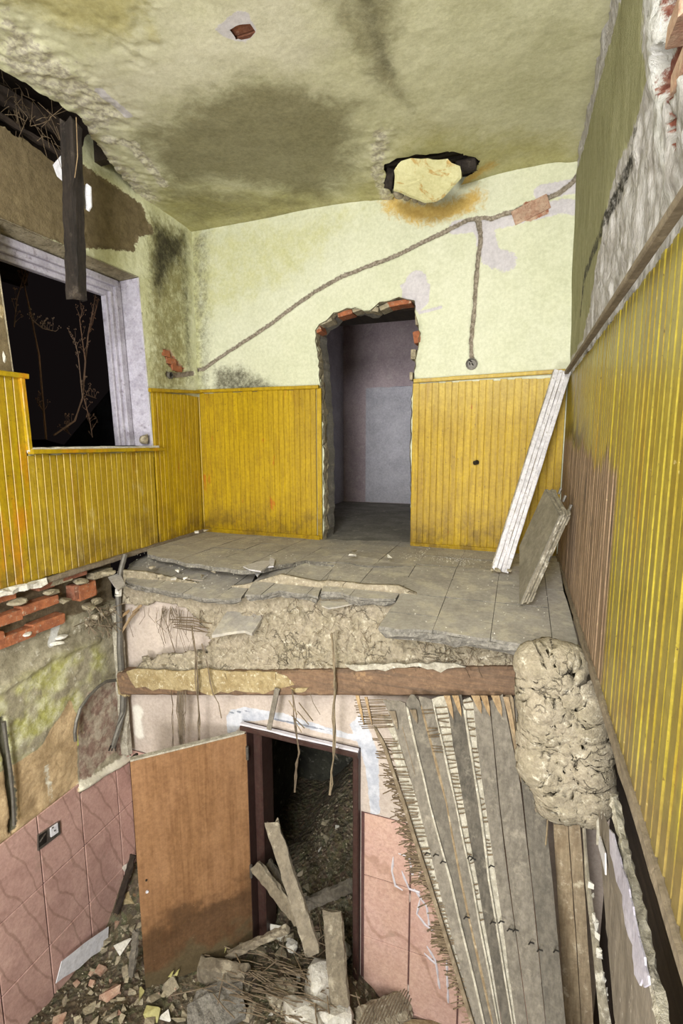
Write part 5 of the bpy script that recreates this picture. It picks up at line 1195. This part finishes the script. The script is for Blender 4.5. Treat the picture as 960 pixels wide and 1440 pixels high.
# big white lump at the bottom edge
pix = rag([(92, 1445), (124, 1408), (134, 1410), (140, 1412), (150, 1410), (165, 1420), (180, 1428), (205, 1442), (215, 1470), (80, 1470)], 6, 1.6, rd)
P = [to_plane(x, y, (-2.80, 0, .2)) for x, y in pix]; o = MB().prism(P, (0, .02, -.07)).build('plaster_block', MT['white']); tag(o, 'bright white plaster block cut off by the bottom edge at left', 'plaster block')
# white sheet leaning on the tiles
P = [atx(a, b, .07) for a, b in [(152, 1303), (151, 1322), (145, 1335), (128, 1345), (110, 1362), (88, 1375), (78, 1383), (86, 1352), (104, 1338), (120, 1325)]]
o = MB().prism(P, (.004, .002, 0)).build('white_sheet', MT['paper']); tag(o, 'torn white sheet leaning against the pink tiles above the rubble', 'sheet')
for i, (px, py, s, mt, lb, ct) in enumerate([(182, 1268, (.07, .05, .05), 'plast', 'yellowish plaster chunk in the corner left of the door edge', 'chunk'), (180, 1228, (.03, .04, .08), 'white', 'white plaster chunk at the top of the rubble beside the tiles', 'chunk'),
        (196, 1398, (.03, .03, .02), 'shard', 'small yellow shard left of the bottom door corner', 'shard'), (214, 1425, (.05, .035, .02), 'shard', 'larger yellow-green shard at the bottom edge', 'shard'), (218, 1403, (.05, .04, .02), 'stone', 'grey-green stone between the yellow shards', 'stone'),
        (240, 1386, (.05, .04, .03), 'stone', 'lump with yellow paint in front of the door bottom', 'stone'), (170, 1330, (.05, .05, .03), 'white', 'pinkish white chunk half way up the rubble slope', 'chunk'), (155, 1395, (.06, .04, .03), 'brickd', 'reddish brick fragment in the left rubble', 'brick fragment'),
        (232, 1432, (.03, .03, .02), 'white', 'whitish stone right of the larger yellow shard', 'stone'), (305, 1395, (.17, .10, .05), 'screed', 'flat grey concrete piece at the bottom centre left', 'concrete'), (360, 1330, (.14, .10, .06), 'stone', 'dusty lump behind the block in front of the door', 'lump'),
        (395, 1310, (.08, .06, .05), 'white', 'white-specked plaster lump under the leaning plank', 'chunk'), (140, 1365, (.04, .03, .02), 'brickd', 'orange brick crumb beside the white sheet', 'brick fragment')]):
    chunk('rubble_chunk', px, py, s, mt, lb, ct, 900+i)
# shards upright in yellow
for i, (a, b) in enumerate([(236, 1374), (244, 1372), (311, 1340)]):
    p = onheap(a, b, .06); o = MB().prism([p, p+np.array([.03, 0, .01]), p+np.array([.045, .01, .06]), p+np.array([.03, .0, .05])], (0, .006, 0)).build('yellow_shard', MT['shard']); tag(o, ['thin yellow shard standing by the lump at the door bottom', 'second thin yellow shard just right of the first', 'tiny yellow shard behind the grey block'][i], 'shard')
# grey block lying in front of the door, white heap, and slab at lower right
a, b = onheap(280, 1362, .08), onheap(350, 1375, .08); o = timber(a, b, .13, .09, (0, 0, 1), 40, .02, 10, .008, .1).build('stone_block', MT['debris']); tag(o, 'long grey-brown block lying in front of the open door', 'block')
a, b = onheap(262, 1440, .05), onheap(345, 1405, .05); o = timber(a, b, .2, .08, (0, 1, .2), 41, .02, 10, .012, .2).build('concrete_slab', MT['screed']); tag(o, 'concrete slab piece lying at the bottom centre under the reeds', 'slab')
for i, (px, py, s) in enumerate([(450, 1385, (.17, .14, .12)), (475, 1340, (.10, .08, .10)), (430, 1425, (.20, .15, .10)), (470, 1430, (.13, .12, .12)), (395, 1400, (.13, .10, .07)), (410, 1330, (.06, .05, .05)), (470, 1305, (.06, .05, .07))]):
    chunk('plaster_heap', px, py, s, 'white' if i != 4 else 'mud', ['large pale plaster heap lump at the bottom centre', 'pale lump behind the large one near the right jamb', 'front pale lump cut by the bottom edge', 'pale lump at the bottom right of the heap', 'clay-coloured lump under the reeds', 'small white lump at the foot of the planks', 'small pale lump behind the planks'][i], 'plaster lump', 930+i, .06, 2)
a = onheap(505, 1440, .08); b = onheap(575, 1410, .1); o = timber(a, b, .16, .05, (0, 1, .3), 42, .02, 10, .008).build('lime_slab', MT['mud']); tag(o, 'reed-marked plaster slab at the bottom below the tiled partition', 'slab')
B = MB()
for i in range(14):
    t_ = i/13; p = a+(b-a)*t_+np.array([0, -.08, .045]); B.tube([p, p+np.array([.03, .10, .035]), p+np.array([.05, .16, .04])], .004, 4)
o = B.build('reed_mat', MT['reed']); tag(o, 'reeds stuck to the plaster slab at the bottom right', 'reeds', kind='stuff')
o = timber(onheap(555, 1438, .03), onheap(655, 1445, .03), .05, .03, (0, 0, 1), 49, .02).build('debris_lath', MT['oldwood']); tag(o, 'pale lath lying at the bottom edge under the tiled partition', 'lath')
# planks leaning in the doorway
def dplank(p0, p1, y0, y1, w_, th, mat, label, seed, wd_=(1, 0, 0), rg=.05):
    o = timber(at(*p0, y0), at(*p1, y1), w_, th, wd_, seed, rg, 16, .006, .15).build('debris_plank', MT[mat]); tag(o, label, 'plank'); return o
dplank((381, 1152), (442, 1345), 2.86, 2.55, .10, .03, 'debris', 'tall broken plank leaning in the dark doorway', 43)
dplank((358, 1215), (425, 1300), 2.84, 2.80, .10, .03, 'debris', 'shorter broken plank crossing behind the tall one from the door edge', 44)
dplank((376, 1210), (420, 1272), 3.0, 2.95, .06, .025, 'plankd', 'dark narrow plank behind the two crossed planks', 45)
dplank((467, 1278), (478, 1420), 2.8, 2.55, .13, .03, 'debris', 'grey rounded board standing at the right jamb', 46, rg=.03)
dplank((428, 1272), (500, 1243), 3.25, 3.3, .09, .05, 'plank', 'thick grey timber lying inside the dark cellar doorway', 47, (0, 0, 1))
p = dplank((318, 1345), (405, 1305), 2.68, 2.75, .05, .04, 'debris', 'thin branch-like stick lying across the heap before the jamb', 48, (0, 0, 1))
dplank((192, 1305), (184, 1375), 2.42, 2.3, .045, .02, 'plankd', 'dark stick leaning upright left of the open door', 52)
dplank((162, 1290), (188, 1200), 2.6, 2.8, .05, .02, 'dark', 'dark strip rising along the tiles toward the corner', 53)
v = [at(187, 1080, 2.42), at(193, 1230, 2.42), at(200, 1300, 2.42)]
o = timber(np.array([.52, 2.47, -1.25]), np.array([.52, 2.47, -3.0]), .05, .02, (0, 1, 0), 54).build('door_shade_strip', MT['dark']); tag(o, 'dark strip of shade behind the free edge of the open door', 'strip')  # dark strip stands in for the open door's shadow on the tiles
B = MB(); r2 = random.Random(66)                       # broken reeds on the heap
for i in range(130):
    x, y = r2.gauss(392, 42), r2.gauss(1388, 28)
    if y > 1440 or y < 1320: continue
    p = onheap(x, y, .10); an = r2.gauss(.75, .35)*(1 if r2.random() < .8 else -1); l = r2.uniform(.05, .2)
    e = np.array([math.cos(an)*l, -math.sin(an)*l*.2, math.sin(an)*l*.55]); q_ = p-np.array([0, .03, -.02]); B.tube([q_-e, q_+np.array([0, 0, .01]), q_+e], r2.uniform(.0025, .0045), 4)
o = B.build('reed_pile', MT['reed']); tag(o, 'tangled pile of broken brown reeds on the central heap', 'reeds', kind='stuff')
for i, (a, b, c, d) in enumerate([(405, 1293, 395, 1345), (430, 1290, 438, 1340), (372, 1260, 365, 1290), (455, 1315, 420, 1345), (478, 1320, 440, 1350), (425, 1310, 480, 1305), (448, 1285, 455, 1330), (415, 1345, 440, 1395), (390, 1350, 352, 1382), (315, 1370, 305, 1420), (330, 1340, 350, 1372), (500, 1395, 512, 1430), (240, 1400, 305, 1385), (300, 1398, 330, 1432), (460, 1400, 465, 1438), (443, 1412, 446, 1440)]):
    p0, p1 = onheap(a, b, .15), onheap(c, d, .10); o = MB().tube([p0, (p0+p1)/2+np.array([0, -.01, .01]), p1], .0045, 5).build('reed_stick', MT['reed']); tag(o, 'single brown reed sticking out of the central heap', 'reed', 'reeds of the central heap')

# ================================================================== rooms beyond
def walls(name, v, f, mat): o = mk(name, v, f, MT[mat]); o['kind'] = 'structure'; return o
# upper back room seen through the broken doorway
x_c = at(483, 690, 6.9)[0]
walls('wall_back_room', [(x_c, 6.9, -.1), (3.4, 6.9, -.1), (3.4, 6.9, 3), (x_c, 6.9, 3)], [(0, 1, 2, 3)], 'room2')
walls('wall_side_room', [(x_c-.0, 4.5, -.1), (x_c, 6.9, -.1), (x_c, 6.9, 3), (x_c, 4.5, 3)], [(0, 1, 2, 3)], 'room2b')
walls('wall_side_room', [(3.3, 4.2, -.1), (3.3, 6.9, -.1), (3.3, 6.9, 3), (3.3, 4.2, 3)], [(3, 2, 1, 0)], 'room2')
a_, b_ = at(514, 546, 6.88), at(578, 546, 6.88)
MB().prism([(a_[0], 6.89, .0), (3., 6.89, .0), (3., 6.89, a_[2]+.03)]+[tuple(p) for p in rag([(2.4, 6.89, a_[2]+.03), (a_[0], 6.89, a_[2])], .1, .012, rd, False)], (0, .005, 0)).build('wall_patch', MT['room2b'])['kind'] = 'structure'
walls('ceiling_back_room', [(-1.2, 4.3, 2.75), (3.4, 4.3, 2.75), (3.4, 7, 2.75), (-1.2, 7, 2.75)], [(0, 1, 2, 3)], 'room2')
o = MB().box((1.0, D+.25, 1.98), (2.4, D+.6, 2.9)).build('header_back_room', MT['dark']); o['kind'] = 'structure'
o = MB().box((-1.2, D+.02, -.09), (3.4, 7., -.006)).build('floor_back_room', MT['room2floor']); o['kind'] = 'structure'
# the cellar-like room behind the lower doorway
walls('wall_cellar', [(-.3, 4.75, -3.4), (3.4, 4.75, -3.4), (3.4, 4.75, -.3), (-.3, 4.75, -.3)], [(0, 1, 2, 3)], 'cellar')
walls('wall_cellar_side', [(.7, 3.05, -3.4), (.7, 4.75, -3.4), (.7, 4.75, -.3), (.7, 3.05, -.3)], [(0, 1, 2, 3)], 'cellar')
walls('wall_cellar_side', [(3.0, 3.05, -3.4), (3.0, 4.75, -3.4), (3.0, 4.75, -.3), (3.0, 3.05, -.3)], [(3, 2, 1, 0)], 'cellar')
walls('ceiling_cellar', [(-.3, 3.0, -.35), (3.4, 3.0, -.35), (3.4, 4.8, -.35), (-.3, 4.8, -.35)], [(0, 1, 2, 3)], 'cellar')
# end of the room behind the camera
walls('wall_front', [(-.1, -2.3, -3.3), (3.4, -2.3, -3.3), (3.4, -2.3, 3.2), (-.1, -2.3, 3.2)], [(3, 2, 1, 0)], 'back')
walls('wall_left_end', [(0, -2.3, -3.3), (0, -.55, -3.3), (0, -.55, 2.75), (0, -2.3, 2.75)], [(0, 1, 2, 3)], 'back')
walls('wall_right_end', [(3.24, -2.3, -3.3), (3.24, -1.1, -3.3), (3.24, -1.1, 2.8), (3.24, -2.3, 2.8)], [(3, 2, 1, 0)], 'back')
walls('ceiling_end', [(0, -2.3, 2.8), (3.3, -2.3, 2.8), (3.3, -1.15, 2.8), (0, -1.15, 2.8)], [(3, 2, 1, 0)], 'ceil')

# ================================================================== leaning things in the upper right corner
fl = thing('door_casing', at(703, 804, 3.38), 'long white painted casing board leaning in the right corner of the upper room', 'casing board')
p0, p1 = at(703, 804, 3.38), at(791, 522, 3.86)
dd = p1-p0
for j, (o_, w_, t_) in enumerate([(-.042, .03, .03), (-.012, .026, .036), (.014, .022, .028), (.040, .028, .04)]):
    wdv = np.array([.96, .0, -.22]); timber(p0+wdv*o_, p1+wdv*o_, w_, t_, wdv, 200+j, .008, 20, .0012, .12).build('moulding', MT['whitepaint'], fl)
timber(p0+np.array([-.058, .03, .01]), p1+np.array([-.058, .03, .01]), .05, .008, (0, 1, 0), 210, .01, 12, .001).build('back_edge', MT['sash'], fl)
for i in range(5):
    v, f_ = rock(p0+np.array([rd.uniform(-.06, .06), -.02, rd.uniform(.0, .02)]), (.014, .014, .01), 220+i, 1); mk('crumb', v, f_, MT['mortar'], fl)

# folded casement sashes: panel face towards the left, stacked frame edges to the right
A0, A1, A2, A3 = at(729, 766, 2.98), at(766, 690, 3.35), at(785, 730, 2.85), at(730, 852, 2.75)   # face: lower back, upper back, upper front, lower front
A0 = at(730, 768, 3.22); A1 = at(766, 688, 3.30); A2 = at(786, 725, 2.92); A3 = at(730, 850, 2.80)
off = at(806, 727, 2.93)-at(787, 727, 2.93); off = off+np.array([.0, .03, 0])
sa = thing('folded_sashes', A3, 'stack of folded window sashes with a grey panel face leaning at the right wall', 'window sashes')
MB().prism([A0, A1, A2, A3], off*.12).build('panel_face', MT['sashpanel'], sa)
cen = (A0+A1+A2+A3)/4
for j in range(4):
    s0 = .12+.22*j; q4 = [p+off*s0 for p in (A0, A1, A2, A3)]
    for a, b in ((0, 1), (1, 2), (2, 3), (3, 0)):
        pa, pb = q4[a], q4[b]; inn = ((pa+pb)/2-(cen+off*s0)); inn = inn/np.linalg.norm(inn)
        P = [pa, pb, pb-inn*.05, pa-inn*.05]; MB().prism([p_+inn*(-.012 if j % 2 else 0) for p_ in P], off*.15).build('sash_rail', MT['sash'], sa)
for i, s in enumerate((.15, .45, .8)):
    p = A1+(A2-A1)*s+off*1.0; MB().tube([p-np.array([.0, .0, .012]), p+np.array([.012, 0, .025])], .009, 7).build('hinge', MT['metal'], sa)
MB().tube([A2+(A3-A2)*.45+off*.7-np.array([0, .01, 0]), A2+(A3-A2)*.52+off*.72-np.array([0, .01, 0])], .008, 6).build('latch', MT['metal'], sa)
